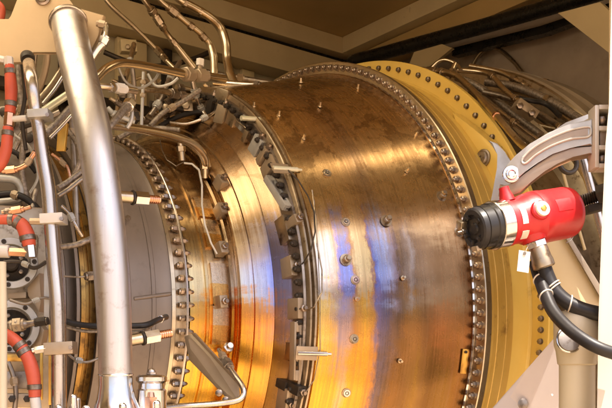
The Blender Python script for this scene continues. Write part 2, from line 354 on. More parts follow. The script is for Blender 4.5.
# yellow outer duct with stepped rings, then its bolted flange
shell('yellow_duct', [(.0125, .57), (.0126, .5775), (.060, .5765), (.066, .580)], M['yellow'])
shell('stepped_ring', [(-.0535, .55), (-.0535, .583), (-.046, .5835), (-.045, .5823), (-.035, .5820), (-.034, .5832), (-.026, .5830), (-.025, .5816), (-.010, .5810), (-.009, .5820), (-.001, .5818), (0, .5804), (.0115, .5792), (.0122, .577)], M['ochre'])
yf = MB().lathe([(.0662, .56), (.0662, .6155), (.068, .6175), (.080, .6175), (.082, .6155), (.082, .55)], O0, AX, 220, cap=False).build('duct_flange', M['yellow'], engine, O0, ang=30)
h = MB(); p = at0(.066, .6005); h.lathe([(0, .0058), (.0012, .0058)], p, -AX, 14); h.hexa(p-AX*.001, p-AX*.0060, .0050)
db = ring_of('duct_bolt', h, M['dull'], yf, .066, .6005, 112, .25, 2.0, .2)
for k in range(14):
    t = .2-k*.035; o = db.copy(); COL.objects.link(o); o.parent = yf; o.location = L3(.066, .6005, t); o.rotation_euler = (-t, 0, 0)
shell('rear_case', [(.0822, .55), (.0822, .585), (.13, .59), (.14, .56), (.30, .56), (.31, .60), (.34, .60), (.35, .40)], M['bronze'])

# lug of the yellow duct with its big bolt
def facept(u, v, s):
    return on_plane(u, v, E(s, 0, 0), D)
def loc(p): s, a, z = toE(p); return V((s, -a, z))
lug_px = [(452, 112), (470, 126), (486, 139), (497, 150), (499, 156), (497, 166), (493, 190), (489, 214), (483, 206), (476, 180), (466, 150)]
lp = [loc(facept(u, v, .032)) for u, v in lug_px]
lug = MB().prism(lp, V((.03, 0, 0)), .003).build('duct_lug', M['yellow'], engine)
c = loc(facept(483.5, 158.5, .032)); h = MB()
h.lathe([(0, .0175), (.003, .0175), (.004, .0155), (.004, .0140), (.007, .0135), (.009, .011), (.0092, .004), (.007, .0035)], c, -AX, 28); h.build('lug_bolt', M['dull'], lug)
c = loc(facept(464, 136, .030)); MB().lathe([(0, .006), (.002, .006), (.003, .004)], c+AX*.001, -AX, 16).build('lug_pin', M['dark'], lug)

# studs, pins and the tag on the drum
def stud(u, v, kind):
    s, t, R, y = hit(u, v); R = Rof(s); n = (rad(t)-AX*.27).normalized(); p = L3(s, R-.001, t); h = MB()
    if kind == 'ring':
        h.lathe([(0, .0062), (.0028, .0060), (.0028, .0040), (.0018, .0036), (.0018, .0022), (.0026, .0020)], p, n, 20); o = h.build('ring_stud', M['bright'], drum); h = MB(); h.lathe([(-.002, .0085), (.0008, .0083), (.001, .006)], p, n, 20); h.build('stud_shade_disc', M['bronze'], drum); h = MB(); h.hexa(p+n*.0006, p+n*.0024, .0034); h.build('stud_core', M['dark'], drum)  # wider disc stands in for the stud's shadow, dark core for its hole
    elif kind == 'hex':
        h.lathe([(0, .0105), (.002, .0105), (.0022, .007)], p, n, 20); h.hexa(p+n*.002, p+n*.011, .0068); h.cyl(p+n*.011, p+n*.016, .0045, .004, 12); o = h.build('hex_stud', M['bronze'], drum)
    else:
        h.cyl(p, p+n*.009, .0026, .0022, 10); h.cyl(p, p+n*.002, .0045, .004, 12); o = h.build('pin', M['brass'], drum)
for u, v, k in [(327, 173, 'ring'), (345.5, 222, 'ring'), (386, 221, 'hex'), (345.5, 260, 'hex'), (355, 280, 'ring'), (354.5, 339, 'ring'), (346.5, 393, 'ring'), (441, 197, 'hex'),
                (407, 171, 'pin'), (304, 138, 'pin'), (301, 82, 'pin'), (279, 115, 'pin'), (254, 106, 'pin'), (320, 106, 'pin'), (358, 88, 'pin'), (459, 232, 'hex'), (400, 361, 'pin'), (416, 136, 'pin'), (403, 278, 'pin'), (357, 299, 'pin')]:
    stud(u, v, k)
def onframe(u, v, lift=0.0):
    s, t, R, y = hit(u, v); R = Rof(s)+lift; return L3(s, R, t), rad(t), tan_(t), y/F
p, n, tg, px = onframe(462, 361, .004)
h = MB(); nn = (n-AX*.27).normalized(); ax2 = (AX+n*.27).normalized(); h.box(p, ax2, tg, nn, (.013, .044, .0014), .0005); tg_o = h.build('brass_tag', M['gold'], drum)
h = MB(); q = p+tg*.017; h.lathe([(0, .0028), (.003, .0026), (.0034, .001)], q, nn, 12); h.build('tag_screw', M['dark'], tg_o)

# ------------------------------------------------------------------ fittings bolted round the middle flange
def onring(v, s, R):
    best = min((abs(px_of(L3(s, R, -1.0+i*.004))[1]-v), -1.0+i*.004) for i in range(700)); t = best[1]
    return L3(s, R, t), rad(t), tan_(t), px_of(L3(s, R, t))[2]/F
def px_of(l):
    p = C0+D*l.x-E1*l.y+Z*l.z; return U0+F*p.x/p.y, V0-F*p.z/p.y, p.y
def frame_at(u, v, lift):
    '''point just above the engine surface under a photo pixel, with its outward and round-the-axis directions'''
    a, t, R, y = hit(u, v); n = rad(t); return loc(W(u, v, y-.003-lift)), n, tan_(t), y/F
def blk(u, v, wx, wt, hgt, name, m, lift=0.0, roll=0.0, parent=engine, bev=.0015, bolt=False):
    """a block on the case: wx along the axis, wt around it, hgt outwards (all in photo pixels)"""
    p, n, tg, px = frame_at(u, v, .0); A = (AX*cos(roll)+tg*sin(roll)); T = n.cross(A)
    h = MB(); h.box(p+n*(hgt*px/2-.006), A, T, n, (wx*px*1.15, wt*px*1.15, hgt*px+.012), bev); o = h.build(name, m, parent)
    if bolt:
        q = p+n*hgt*px; b = MB(); b.hexa(q-n*.0005, q+n*.006, .0062); b.cyl(q+n*.006, q+n*.010, .004, .0034, 10); b.build('bracket_bolt', M['bolt'], o)
    return o
def slotted(u0, v0, u1, v1, w, hgt, name, m, lift):
    """a slotted link running between two photo points on the case"""
    p0, n0, t0, px = frame_at(u0, v0, .012); p1, n1, t1, px1 = frame_at(u1, v1, .012); ax = (p1-p0).normalized(); n = ((n0+n1)/2).normalized(); sd_ = ax.cross(n).normalized(); n = sd_.cross(ax)
    Lg = (p1-p0).length; mid = (p0+p1)/2; ww = w*px; hh = hgt*px; h = MB()
    for q in (-1, 1): h.box(mid+sd_*q*ww*.36, ax, sd_, n, (Lg*.999, ww*.27, hh), .0008)
    for q in (-1, 1): h.box(mid+ax*q*Lg*.42, ax, sd_, n, (Lg*.18, ww*.46, hh*.96), .0004)
    return h.build(name, m, engine)
def rod(u, v, length, r, m, lift, name, plate=True):
    """rod pointing along the axis away from the flange, on a small plate"""
    p, n, tg, px = frame_at(u, v, .046); d = (AX+n*.12).normalized(); h = MB()
    length *= 1.25; h.tube([p, p+d*length*px], r*px, 14); h.cyl(p+d*length*px, p+d*(length+5)*px, r*px*.55, None, 10); o = h.build(name, m, engine)
    if plate:
        b = MB(); b.box(p+d*length*.32*px, d, tg, n, (length*.72*px, r*5.2*px, r*.5*px), .0005); b.build('rod_plate', M['plate'], o)
    return o
rod(241, 118, 20, 2.4, M['greenw'], .022, 'locating_rod', False)
blk(243, 124, 4, 5, 9, 'bracket', M['cast'], .005); blk(249, 136, 12, 5, 6, 'bracket', M['bronze'], .004, .3)
blk(222, 118, 8, 12, 12, 'bracket', M['plate'], .004, .2, bolt=True); blk(231, 122, 4, 14, 10, 'bracket', M['bronze'], .004)
blk(256, 148, 6, 13, 12, 'bracket', M['cast'], .006, .1, bolt=True); blk(263, 158, 8, 8, 12, 'bracket', M['plate'], .004, -.2, bolt=True)
rod(273, 168, 22, 2.4, M['greenw'], .024, 'locating_rod')
slotted(268, 178, 287, 208, 9, 7, 'slotted_link', M['cast'], .022)
blk(268, 170, 7, 14, 14, 'bracket', M['plate'], .004, -.1)
blk(285, 231, 9, 24, 9, 'bracket', M['bronze'], .006, .05, bolt=True); blk(291, 224, 8, 8, 14, 'bracket', M['plate'], .004, .2, bolt=True)
blk(290, 268, 11, 18, 10, 'bracket', M['plate'], .008, 0, bolt=True); blk(296, 309, 10, 18, 11, 'bracket', M['plate'], .008, 0, bolt=True)
slotted(296, 322, 295, 380, 9, 8, 'slotted_link', M['plate'], .022)
rod(297, 353, 27, 2.6, M['bright'], .030, 'locating_rod'); blk(292, 352, 7, 16, 14, 'bracket', M['bronze'], .010)
blk(285, 400, 10, 26, 10, 'bracket', M['plate'], .010, .1, bolt=True); blk(295, 388, 9, 9, 12, 'bracket', M['dark'], .006, 0, bolt=True); blk(283, 384, 8, 8, 10, 'bracket', M['dark'], .004, 0)
blk(222, 99, 5, 14, 10, 'bracket', M['bronze'], .004, .3); blk(212, 108, 8, 8, 12, 'bracket', M['dark'], .004, .1, bolt=True)
# access covers in the recess of the middle case
def cover(u, v0, v1, w, m, name='access_cover', lift=.004):
    pts0, pts1 = [], []
    h = MB(); K = 7; rows = []
    for i in range(K):
        v = v0+(v1-v0)*i/(K-1); s, t, R, y = hit(u, v); px = y/F; sc = S(u, .338); rows.append((t, px))
    vs = []
    sc = S(u, .338)
    for t, px in rows:
        for R in (.336, .338+lift):
            for q in (-1, 1): vs.append(h.bm.verts.new(L3(sc+q*w*.5*px*1.25, R, t)))
    for i in range(K-1):
        a = [vs[4*i+j] for j in range(4)]; b = [vs[4*i+4+j] for j in range(4)]
        for x, y in ((2, 3), (0, 2), (3, 1)): h.bm.faces.new((a[x], a[y], b[y], b[x]))
    for q in (0, K-1): h.bm.faces.new([vs[4*q+j] for j in (0, 1, 3, 2)])
    return h.build(name, m, engine)
M['covert'] = heat_reflect_mat('tinted_cover', -.6, -.3, [(0, 0, [(0, (.84, .52, .16)), (1, (.84, .50, .16))]), (-.04, .1, [(0, (.82, .66, .5)), (1, (.80, .66, .5))])], .26)
for v0, v1 in ((188, 214), (217, 246), (262, 304), (306, 345)):
    cv = cover(220, v0, v1, 15, M['covert'])
for v in (183, 211, 249, 302): blk(221, v, 8, 11, 6, 'cover_boss', M['plate'], -.004, .1, bolt=True)
def fitting(u, v, m1, m2):
    p, n, tg, px = onframe(u, v, 0); h = MB(); d = (n+tg*.6-AX*.2).normalized(); h.cyl(p, p+d*.016, .007, None, 16); h.hexa(p+d*.016, p+d*.026, .009); h.cyl(p+d*.026, p+d*.034, .005, None, 12); return h.build('probe_fitting', m1, engine)
fitting(205, 178, M['brass'], None); fitting(182, 161, M['brass'], None); fitting(223, 352, M['steel'], None)

# ------------------------------------------------------------------ helper for pipes drawn along photo pixels with real depths
def path(pts, y=None): return [W(p[0], p[1], p[2] if len(p) > 2 else y) for p in pts]
def wpx(w, y): return w/2/F*y
def pipe(name, label, cat, pts, w, m, y=None, collars=(), group=None, n=20, collar_m=None, collar_name='compression_nut'):
    """pts photo pixels (+depth); w width in pixels; collars: (index, length_px, width_px[, material[, name]]) hex nuts centred on a path point"""
    P = path(pts, y); ys = [p.y for p in P]; ww = w if isinstance(w, (list, tuple)) else [w]*len(P)
    rr = [wpx(a, b) for a, b in zip(ww, ys)]
    if not collars:
        o = MB().tube(P, rr, n).build(name, m); tag(o, label, cat, group); return o
    base = min(P, key=lambda p: p.z); o = thing(name, label, cat, base, group)
    MB().tube(P, rr, n).build('tube', m, o)
    for cl in collars:
        i, ln, cw = cl[:3]; k = int(i); fr = i-k; j = min(k+1, len(P)-1)
        c = P[k].lerp(P[j], fr) if j != k else P[k]
        d = (P[min(k+1, len(P)-1)]-P[max(k-1, 0)] if fr == 0 else P[j]-P[k]).normalized(); L = ln/F*c.y
        h = MB(); h.hexa(c-d*L/2, c+d*L/2, wpx(cw, c.y)); h.cyl(c-d*L*.75, c+d*L*.75, wpx(cw*.78, c.y), None, 16)
        h.build(cl[4] if len(cl) > 4 else collar_name, cl[3] if len(cl) > 3 and cl[3] else (collar_m or M['steel']), o)
    return o

# ---- thick bare steel pipe in front
YB = 1.08
pts = [(68, 20, 1.198), (72, 42, 1.17), (81, 80, 1.13), (93, 130, 1.095), (104, 200), (111, 268), (114.5, 330), (115.5, 374)]
big = thing('thick_pipe', 'thick bare steel pipe running from the beige top plate down to its bolted foot', 'pipe', W(117, 440, YB))
P = path(pts, YB); MB().tube(P, [wpx(x, p.y) for x, p in zip((34, 34.5, 35, 36, 35.5, 35.5, 34, 33.5), P)], 40).build('tube', M['bigsteel'], big)
MB().torus(W(115.7, 375, YB), (P[-1]-P[-2]), wpx(33.6, YB), .0016, 40, 8).build('weld_bead', M['bright'], big)
h = MB(); ax = (W(117, 420, YB)-W(115.5, 374, YB)); L = ax.length
h.lathe([(0, wpx(33.4, YB)), (L*.25, wpx(34, YB)), (L*.5, wpx(38, YB)), (L*.75, wpx(46, YB)), (L*.95, wpx(58, YB)), (L*1.0, wpx(62, YB))], W(115.5, 374.5, YB), ax, 40); h.build('flared_foot', M['bright'], big)
ftz = W(117, 420, YB); h = MB(); h.lathe([(0, wpx(122, YB)), (.014, wpx(122, YB))], ftz, ax, 48); foot = h.build('foot_flange', M['bigsteel'], big)
dup = -ax.normalized(); xx = dup.cross(V((0, 1, 0))).normalized(); yy = dup.cross(xx)
for uu, dy, hh, w_ in ((78, -.018, 20, 13), (66, -.030, 10, 13), (96, -.046, 10, 13), (131, -.046, 12, 14), (160, -.02, 14, 14), (72, .03, 16, 12), (150, .03, 20, 12)):
    b = W(uu, 421, YB); b = V((b.x, YB+dy, b.z)); r = wpx(w_, YB); h = MB()
    h.lathe([(0, r*1.35), (.003, r*1.35)], b, dup, 20); h.hexa(b+dup*.003, b+dup*(.003+hh*.55/F*YB), r); h.cyl(b+dup*.003, b+dup*(hh/F*YB+.005), r*.55, None, 14); h.ball(b+dup*(hh/F*YB+.005), r*.55, dup, 14, True); h.build('foot_nut', M['bright'], foot)
h = MB(); h.torus(W(68.2, 22, 1.194), P[1]-P[0], wpx(35.5, 1.194), .0022, 40, 8); h.build('collar', M['steel'], big)

# domed cap fitting beside the pipe foot
cb = W(151.5, 412, 1.10); cap = thing('domed_cap_fitting', 'shiny round cap fitting with a domed nut beside the flared foot of the thick pipe', 'fitting', cb)
r = wpx(31, 1.10); h = MB(); h.lathe([(0, r*.95), (.028, r*.95), (.030, r*.85), (.037, r*.82), (.040, r), (.045, r), (.048, r*.8), (.0485, r*.3)], cb, Z, 36); h.build('cap', M['bright'], cap)
h = MB(); h.hexa(cb+Z*.0484, cb+Z*.0515, r*.34); h.ball(cb+Z*.0515, r*.26, Z, 16, True); h.build('domed_nut', M['steel'], cap)
h = MB(); q = cb+V((.003, -r*1.02, .0)); h.hexa(q, q+Z*.02, r*.40); h.cyl(q+Z*.02, q+Z*.026, r*.25, r*.2, 14); h.build('hex_nut', M['copper'], cap)

# ---- cast plate top left
def yplate(v): return 1.20+.0002*(57-v)
poly = [(-90, 18), (9, 20), (12, 16), (17, 0), (20, -14), (64, -14), (67, -2), (74, 8), (104, 15), (98, 36), (88, 57), (56, 52), (33, 51), (26, 55), (22, 62), (-90, 66)]
pl = MB().prism([W(u, v, yplate(v)) for u, v in poly], V((0, .012, .001)), .0015).build('support_plate', M['topplate'])
tag(pl, 'beige cast support plate with a notched edge at the top of the thick pipe', 'plate')
h = MB(); q = W(43, -2, yplate(-2)); nn = V((0, -1, 0)); h.lathe([(0, .011), (.003, .011), (.004, .008), (.006, .0075)], q, nn, 20); ob = h.build('plate_boss', M['bolt'], pl)

# ---- medium pipe with square clamps
Y2 = 1.10
tp = thing('clamped_pipe', 'medium steel pipe with three square clamp blocks left of the thick pipe', 'pipe', W(59, 420, Y2))
pts = [(29, 64, 1.16), (31, 78), (35.5, 110), (39, 130), (43.5, 160), (48.5, 190), (51, 220), (54, 260), (57.5, 300), (58.7, 340), (59, 380), (59, 424)]
MB().tube(path(pts, Y2), [wpx(x, Y2) for x in (13, 13, 12.5, 13, 14.5, 15, 15, 15.3, 15.3, 15.3, 15.3, 15.3)], 28).build('tube', M['steel'], tp)
h = MB(); h.lathe([(0, .0075), (.004, .0095), (.012, .0098), (.016, .0088)], W(27, 55, 1.18), W(29, 66, 1.16)-W(27, 55, 1.18), 24); h.build('end_coupling', M['dark'], tp)
for u, v, w_, hh, m_ in ((40.5, 115.5, 21, 8.5, 'cast'), (53.8, 219.5, 23, 10, 'white'), (60.8, 348.5, 29, 12.5, 'plate')):
    k = Y2/F; h = MB(); h.box(W(u, v, Y2-.002), V((1, 0, .06)), V((0, 1, 0)), V((-.06, 0, 1)), (w_*k, .026, hh*k), .0015); cbk = h.build('clamp_block', M[m_], tp)
    h = MB(); q = W(u+w_*.34, v-.6, Y2-.0152); h.lathe([(0, .0028), (.0018, .0026)], q, (0, -1, 0), 14); h.build('clamp_screw', M['bolt'], cbk)
# ---- pale post at the left edge
o = MB().tube(path([(1.5, 262, 1.06), (2.5, 330, 1.06), (2.5, 424, 1.06)]), wpx(9, 1.06), 20).build('standpipe', M['cream']); tag(o, 'pale cream upright tube at the left picture edge below the white fitting', 'tube')

# ---- orange hoses
def hose(name, label, pts, w, y, bands, ends, grp='orange sleeved hoses on the left'):
    P = path(pts, y); base = min(P, key=lambda p: p.z); o = thing(name, label, 'hose', base, grp)
    n = len(P); ww = w if isinstance(w, list) else [w]*n
    MB().tube(P, [wpx(a, p.y) for a, p in zip(ww, P)], 22).build('sleeve', M['orange'], o)
    for i in bands:
        k = int(i); j = min(k+1, n-1); c = P[k].lerp(P[j], i-k); d = (P[j]-P[max(k-1, 0)] if i == k else P[j]-P[k]).normalized(); w0 = ww[k]*(1-(i-k))+ww[j]*(i-k)
        h = MB(); h.lathe([(-.0035, wpx(w0*1.02, c.y)), (-.003, wpx(w0*1.13, c.y)), (.003, wpx(w0*1.13, c.y)), (.0035, wpx(w0*1.02, c.y))], c, d, 22); h.build('hose_band', M['dull'], o)
    for a, b, w_, m_, hx in ends:
        A = W(*a); B = W(*b); h = MB(); (h.hexa(A, B, wpx(w_, A.y)) if hx else h.cyl(A, B, wpx(w_, A.y), None, 20, .001)); h.build('end_fitting', M[m_], o)
    return o
hose('orange_hose', 'straight orange hose hanging under the beige plate with a brass tee below', [(9.5, 65), (10.3, 76), (11.2, 88), (11, 100), (10, 113)], [9, 11, 12.5, 11.5, 10.5], 1.12, (.6, 3.3), [((9, 66, 1.12), (8.5, 57, 1.12), 9.5, 'white', True), ((9.5, 113, 1.12), (8.5, 126, 1.12), 10, 'copper', True), ((11, 119, 1.12), (27, 118, 1.12), 6, 'white', False), ((5, 60, 1.12), (-4, 58, 1.12), 7, 'white', True)])
hose('orange_hose', 'orange hose curving off the left edge below the brass tee', [(8.2, 127), (7.5, 136), (6, 150), (1, 163), (-8, 172)], [10, 11, 11.5, 11.5, 11], 1.12, (.7,), [((8.2, 128, 1.12), (8.3, 124, 1.12), 8, 'dull', False)])
hose('orange_hose', 'orange elbow hose bending down to a silver elbow fitting left of the middle clamp block', [(-6, 220), (5, 219.5), (14, 220), (22, 225), (27, 235), (29.5, 246)], [9, 10, 11, 14, 15.5, 12.5], 1.10, (1.7, 2.5, 4.3), [((29.5, 245, 1.10), (31, 258, 1.10), 11.5, 'bright', True), ((29.5, 253, 1.10), (9, 252, 1.10), 9, 'copper', True), ((9.5, 251.5, 1.10), (-6, 251, 1.10), 13, 'white', False), ((30, 221.5, 1.10), (43, 221.5, 1.10), 7, 'plate', True)])
hose('orange_hose', 'orange hose dropping from the lower left to a grey end beside the bottom clamp block', [(0, 333), (10, 337), (20, 346), (28, 358), (32.5, 372), (34.5, 386), (35, 397)], [12, 12.5, 13, 13.5, 14, 13, 12], 1.09, (2.0, 2.5, 5.1), [((35, 397, 1.09), (37, 416, 1.09), 10.5, 'white', False), ((32, 351, 1.09), (36, 350, 1.09), 6, 'bright', False), ((35, 350.5, 1.09), (47, 348.5, 1.09), 8, 'bright', True)])
pipe('small_elbow_tube', 'thin bent tube with an orange nut between the orange hose and the clamped pipe', 'tube', [(2, 171), (11, 170), (20, 168), (27, 164), (31, 158), (35, 152)], 5, M['copper'], 1.16, [(0.95, 10, 8, M['copper']), (3.4, 6, 7, M['plate'])])
pipe('small_straight_tube', 'short straight tube with an orange nut above the elbow hose', 'tube', [(2, 212), (12, 211), (24, 209), (31, 207)], 4, M['copper'], 1.15, [(1.4, 10, 8, M['copper']), (.6, 5, 7, M['dull'])])

# ---- round flanges low on the left
def rflange(u, v, R, y, label):
    c = W(u, v, y); n = V((.35, -.93, .0)).normalized(); o = thing('round_flange', label, 'flange', c-Z*R, 'round grey gearbox flanges')
    h = MB(); h.lathe([(0, R*.70), (.012, R*.70), (.014, R*.73), (.014, R*.97), (.012, R), (0, R)], c, n, 44, closed=True); h.build('flange_ring', M['cast'], o)
    h = MB(); h.lathe([(-.02, R*.69), (-.018, R*.30), (.004, R*.27), (.006, R*.2)], c, n, 36); h.build('hub', M['dark'], o)
    x = n.cross(Z).normalized()
    for k in range(7):
        a = 2*pi*k/7+.35; q = c+x*(R*.85*cos(a))+Z*(R*.85*sin(a)); h = MB(); h.lathe([(0, .0035), (.0022, .0033), (.0022, .0018), (.001, .0016)], q+n*.0138, n, 12); h.build('flange_screw', M['dark'], o)
    h = MB()
    for k in range(5):
        a = 2*pi*k/5; q = c+x*(R*.46*cos(a))+Z*(R*.46*sin(a)); h.hexa(q-n*.018, q-n*.004, R*.09)
    h.build('hub_nut', M['dull'], o)
rflange(11, 264, .036, 1.19, 'round grey gearbox flange behind the silver elbow fitting, the upper of two')
rflange(12, 327, .037, 1.19, 'round grey gearbox flange behind the lowest orange hose, the lower of two')
gb = thing('gearbox_housing', 'tan gearbox housing with pale ribs behind the clamped pipe at lower left', 'housing', W(30, 430, 1.24))
h = MB(); h.box(W(14, 320, 1.245), (1, .35, 0), (-.35, 1, 0), Z, (.10, .03, .33), .004); h.build('housing', M['bronze'], gb)
for u, v0, v1, w_, m_ in ((46, 262, 318, 5, 'cast'), (50, 325, 405, 4, 'gold'), (41, 352, 400, 3, 'gold')):
    h = MB(); a, b = W(u, v0, 1.19), W(u+1, v1, 1.19); h.box((a+b)/2, (1, .3, 0), (-.3, 1, 0), Z, (w_/F*1.19, .012, (a-b).length), .001); h.build('housing_rib', M[m_], gb)
h = MB(); h.prism([W(u, v, 1.20) for u, v in ((27, 288), (39, 273), (41, 300), (39, 312), (28, 296))], V((.004, .012, 0)), .001); h.build('web_plate', M['plate'], gb)
h = MB(); h.prism([W(u, v, 1.20) for u, v in ((8, 293), (26, 292), (26, 298), (8, 299))], V((.004, .012, 0)), .001); h.build('web_plate', M['plate'], gb)
h = MB(); h.prism([W(u, v, 1.20) for u, v in ((26, 340), (40, 325), (44, 330), (40, 350), (30, 352))], V((.004, .012, 0)), .001); h.build('web_plate', M['plate'], gb)
pipe('screw_connector', 'knurled connector with a dark end crossing the lower round flange', 'connector', [(8, 326), (18, 325), (28, 324), (38, 322), (47, 321)], [9, 14, 7, 6, 8], M['dull'], 1.13, [(1.0, 9, 15, M['plate']), (3.4, 9, 10, M['dark'])])
h = MB(); bx = thing('valve_block', 'small dark valve block below the lower round flange', 'valve', W(20, 400, 1.16))
h.box(W(20, 380, 1.17), (1, .2, 0), (-.2, 1, 0), Z, (.036, .03, .024), .002); h.build('body', M['dull'], bx)
h = MB(); h.box(W(16, 358, 1.17), (1, .2, 0), (-.2, 1, 0), Z, (.030, .03, .010), .002); h.build('lid', M['gold'], bx)
h = MB(); h.box(W(20, 400, 1.155), (1, .2, 0), (-.2, 1, 0), Z, (.040, .03, .018), .002); h.build('foot', M['plate'], bx)
for u in (12, 27):
    h = MB(); h.hexa(W(u, 399, 1.139), W(u, 399, 1.131), .005); h.build('body_bolt', M['dark'], bx)

# ---- fittings on the grey case, right of the thick pipe
def igniter(label, pts, y):
    o = thing('igniter_plug', label, 'igniter', W(pts[0][0], pts[0][1]+6, y), 'igniter plugs on the grey casing')
    A = W(*pts[0], y); B = W(*pts[1], y+.03); d = (B-A).normalized(); L = (B-A).length; k = y/F
    h = MB(); h.cyl(A-d*.01, A+d*L*.22, 6*k, None, 18, .0006); h.build('rear_sleeve', M['brass'], o)
    h = MB(); h.cyl(A+d*L*.21, A+d*L*.27, 7.5*k, None, 18, .0006); h.build('washer', M['dark'], o)
    h = MB(); h.hexa(A+d*L*.28, A+d*L*.66, 7.2*k); h.build('hex_body', M['bright'], o)
    h = MB()
    for i in range(6): h.cyl(A+d*(L*.66+L*.055*i), A+d*(L*.66+L*.055*i+L*.034), 4.4*k, None, 16); h.cyl(A+d*(L*.66+L*.055*i+L*.033), A+d*(L*.66+L*.055*i+L*.056), 3.6*k, None, 16)
    h.build('threaded_tip', M['copper'], o)
    return o
igniter('silver hex igniter plug with threaded tip high on the grey casing', ((124, 197), (160, 200)), 1.22)
igniter('silver hex igniter plug low on the grey casing above the round cap', ((133, 340), (172, 333)), 1.19)
pipe('lower_cable', 'black cable sagging behind the thick pipe to the lower igniter plug', 'cable', [(64, 321, 1.16), (82, 325, 1.17), (100, 326, 1.18), (128, 326, 1.2), (146, 325, 1.21), (158, 320, 1.24), (166, 317, 1.3)], 6, M['rubber'], None, [(5.3, 6, 8, M['bright'])])
pipe('lower_cable', 'thin grey cable running under the black cable to the casing', 'cable', [(64, 326, 1.17), (84, 331, 1.18), (110, 331, 1.2), (140, 331, 1.22), (152, 325, 1.25)], 3.6, M['braid'])
pipe('braided_hose', 'dark braided hose climbing behind the thick pipe at mid height', 'hose', [(58, 188, 1.16), (68, 182, 1.17), (80, 173, 1.18), (100, 160, 1.2)], 6, M['braid'], None, group='braided hoses by the clamped pipe')
pipe('braided_hose', 'lighter braided hose lying just below the dark climbing one', 'hose', [(58, 196, 1.155), (69, 189, 1.165), (82, 179, 1.175), (100, 170, 1.2)], 5, M['dull'], None, group='braided hoses by the clamped pipe')
pipe('braided_hose', 'twin dark hose passing level behind the middle clamp block', 'hose', [(60, 247, 1.15), (75, 245, 1.16), (88, 240, 1.17), (118, 228, 1.22), (128, 218, 1.26)], 6, M['braid'], None, group='braided hoses by the clamped pipe')
pipe('sensor_wire', 'thin wire with a small grey joint across the gold bands', 'wire', [(62, 276, 1.15), (78, 277, 1.16), (90, 276, 1.17)], 2, M['dull'], None, [(2, 7, 10, M['dull'])])

# ---- tubes upper left and centre
pipe('crossover_tube', 'bright bent steel tube crossing level above the engine into twin hex nuts', 'tube', [(96, 79, 1.2), (106, 69, 1.22), (119, 63.5, 1.25), (136, 64.5, 1.3), (165, 70, 1.4), (188, 74.5, 1.47), (205, 76, 1.5), (224, 79, 1.55)], 8.5, M['tube'], None, [(5.0, 11, 15, M['plate']), (5.75, 11, 14, M['plate'])])
pipe('hooked_tube', 'bright steel tube hooking down over the front flange onto the case', 'tube', [(104, 124, 1.2), (122, 126.5, 1.25), (148, 130.5, 1.33), (172, 136, 1.41), (190, 142.5, 1.46), (201, 152, 1.49), (205.5, 162, 1.51), (206, 168, 1.53)], 8.8, M['tube'], None, [(6.9, 6, 11, M['plate'])])
pipe('thin_rod', 'thin pale upright rod standing between the two bright tubes', 'rod', [(143.5, 72, 1.42), (142.5, 98, 1.42), (141.5, 128, 1.42)], 3.4, M['cast'], None, [(.4, 3, 6, M['plate']), (.9, 3, 6, M['plate'])])
pipe('union_fitting', 'short bright tube with a white hex union beside the thick pipe', 'fitting', [(98, 86, 1.17), (108, 87, 1.18), (120, 88.5, 1.2), (136, 91, 1.23)], 6.5, M['brass'], None, [(2.0, 11, 11, M['white']), (1.3, 5, 10, M['bright'])])
pipe('elbow_hose', 'armoured hose rising to a chrome elbow right of the thick pipe', 'hose', [(104, 133, 1.19), (112, 124, 1.2), (122, 112, 1.22), (129, 105, 1.24), (131, 98, 1.25), (130, 92, 1.26)], [7, 7, 8, 11, 8, 6], M['braid'], None, [(3.0, 9, 13, M['bright'])], group='armoured hoses')
pipe('elbow_hose', 'thin grey hose falling from the chrome elbow', 'hose', [(129, 105, 1.25), (132, 112, 1.25), (131, 121, 1.25), (127, 128, 1.25)], 4, M['cast'], None, group='armoured hoses')
pipe('bracket_elbow', 'bright elbow tube at the right corner of the beige plate', 'tube', [(100, 24, 1.2), (105, 25, 1.2), (106, 33, 1.2), (104, 41, 1.2), (97, 50, 1.2), (89, 62, 1.2)], [5, 6, 6, 8, 8, 8], M['bright'], None, [(3.0, 7, 11, M['bright']), (.4, 7, 8, M['plate'])])
for lb, pts, w_, m_, cl in (
    ('thin gold tube running straight down from the top beside the beige plate', [(100, -8, 1.9), (112, 7, 1.92), (134, 27, 1.96), (158, 51, 2.0), (166, 60, 2.0), (174, 68, 2.0)], 4.5, 'brass', [(3.1, 8, 8), (3.8, 6, 7)]),
    ('gold tube with a large ball joint, second from the beige plate', [(137, -10, 1.8), (146, 3, 1.82), (153, 12, 1.84), (159, 21, 1.85), (168, 35, 1.88), (180, 50, 1.9), (194, 68, 1.92)], [5, 5, 6, 5.5, 5.5, 7, 8.5], 'brass', [(1.9, 5, 10), (2.9, 9, 9), (3.4, 5, 8), (4.5, 6, 7)]),
    ('gold tube with two knurled joints curving down to the twin hex nuts', [(150, -10, 1.8), (162, 2, 1.82), (174, 12, 1.84), (186, 22, 1.86), (199, 32, 1.88), (209, 43, 1.9), (213, 55, 1.9), (214, 66, 1.9), (214, 78, 1.9)], [5, 5, 6, 6, 6, 7, 8, 8, 8], 'brass', [(1.9, 9, 10), (3.4, 5, 8), (4.4, 6, 8)]),
    ('thickest gold tube bending down beside the enclosure wall, last of its row', [(172, -7, 1.85), (182, 1, 1.86), (196, 8.5, 1.88), (211, 18, 1.9), (221, 29, 1.92), (226, 44, 1.92), (227, 60, 1.92), (230, 74, 1.9), (236, 86, 1.88)], [8, 8, 8, 8.5, 9, 9, 9, 9, 8], 'brass', [(1.2, 4, 10), (2.3, 3, 9)])):
    pipe('fuel_tube', lb, 'tube', pts, w_, M[m_], None, cl, 'gold tubes hanging from the ceiling', collar_m=M['bronze'])
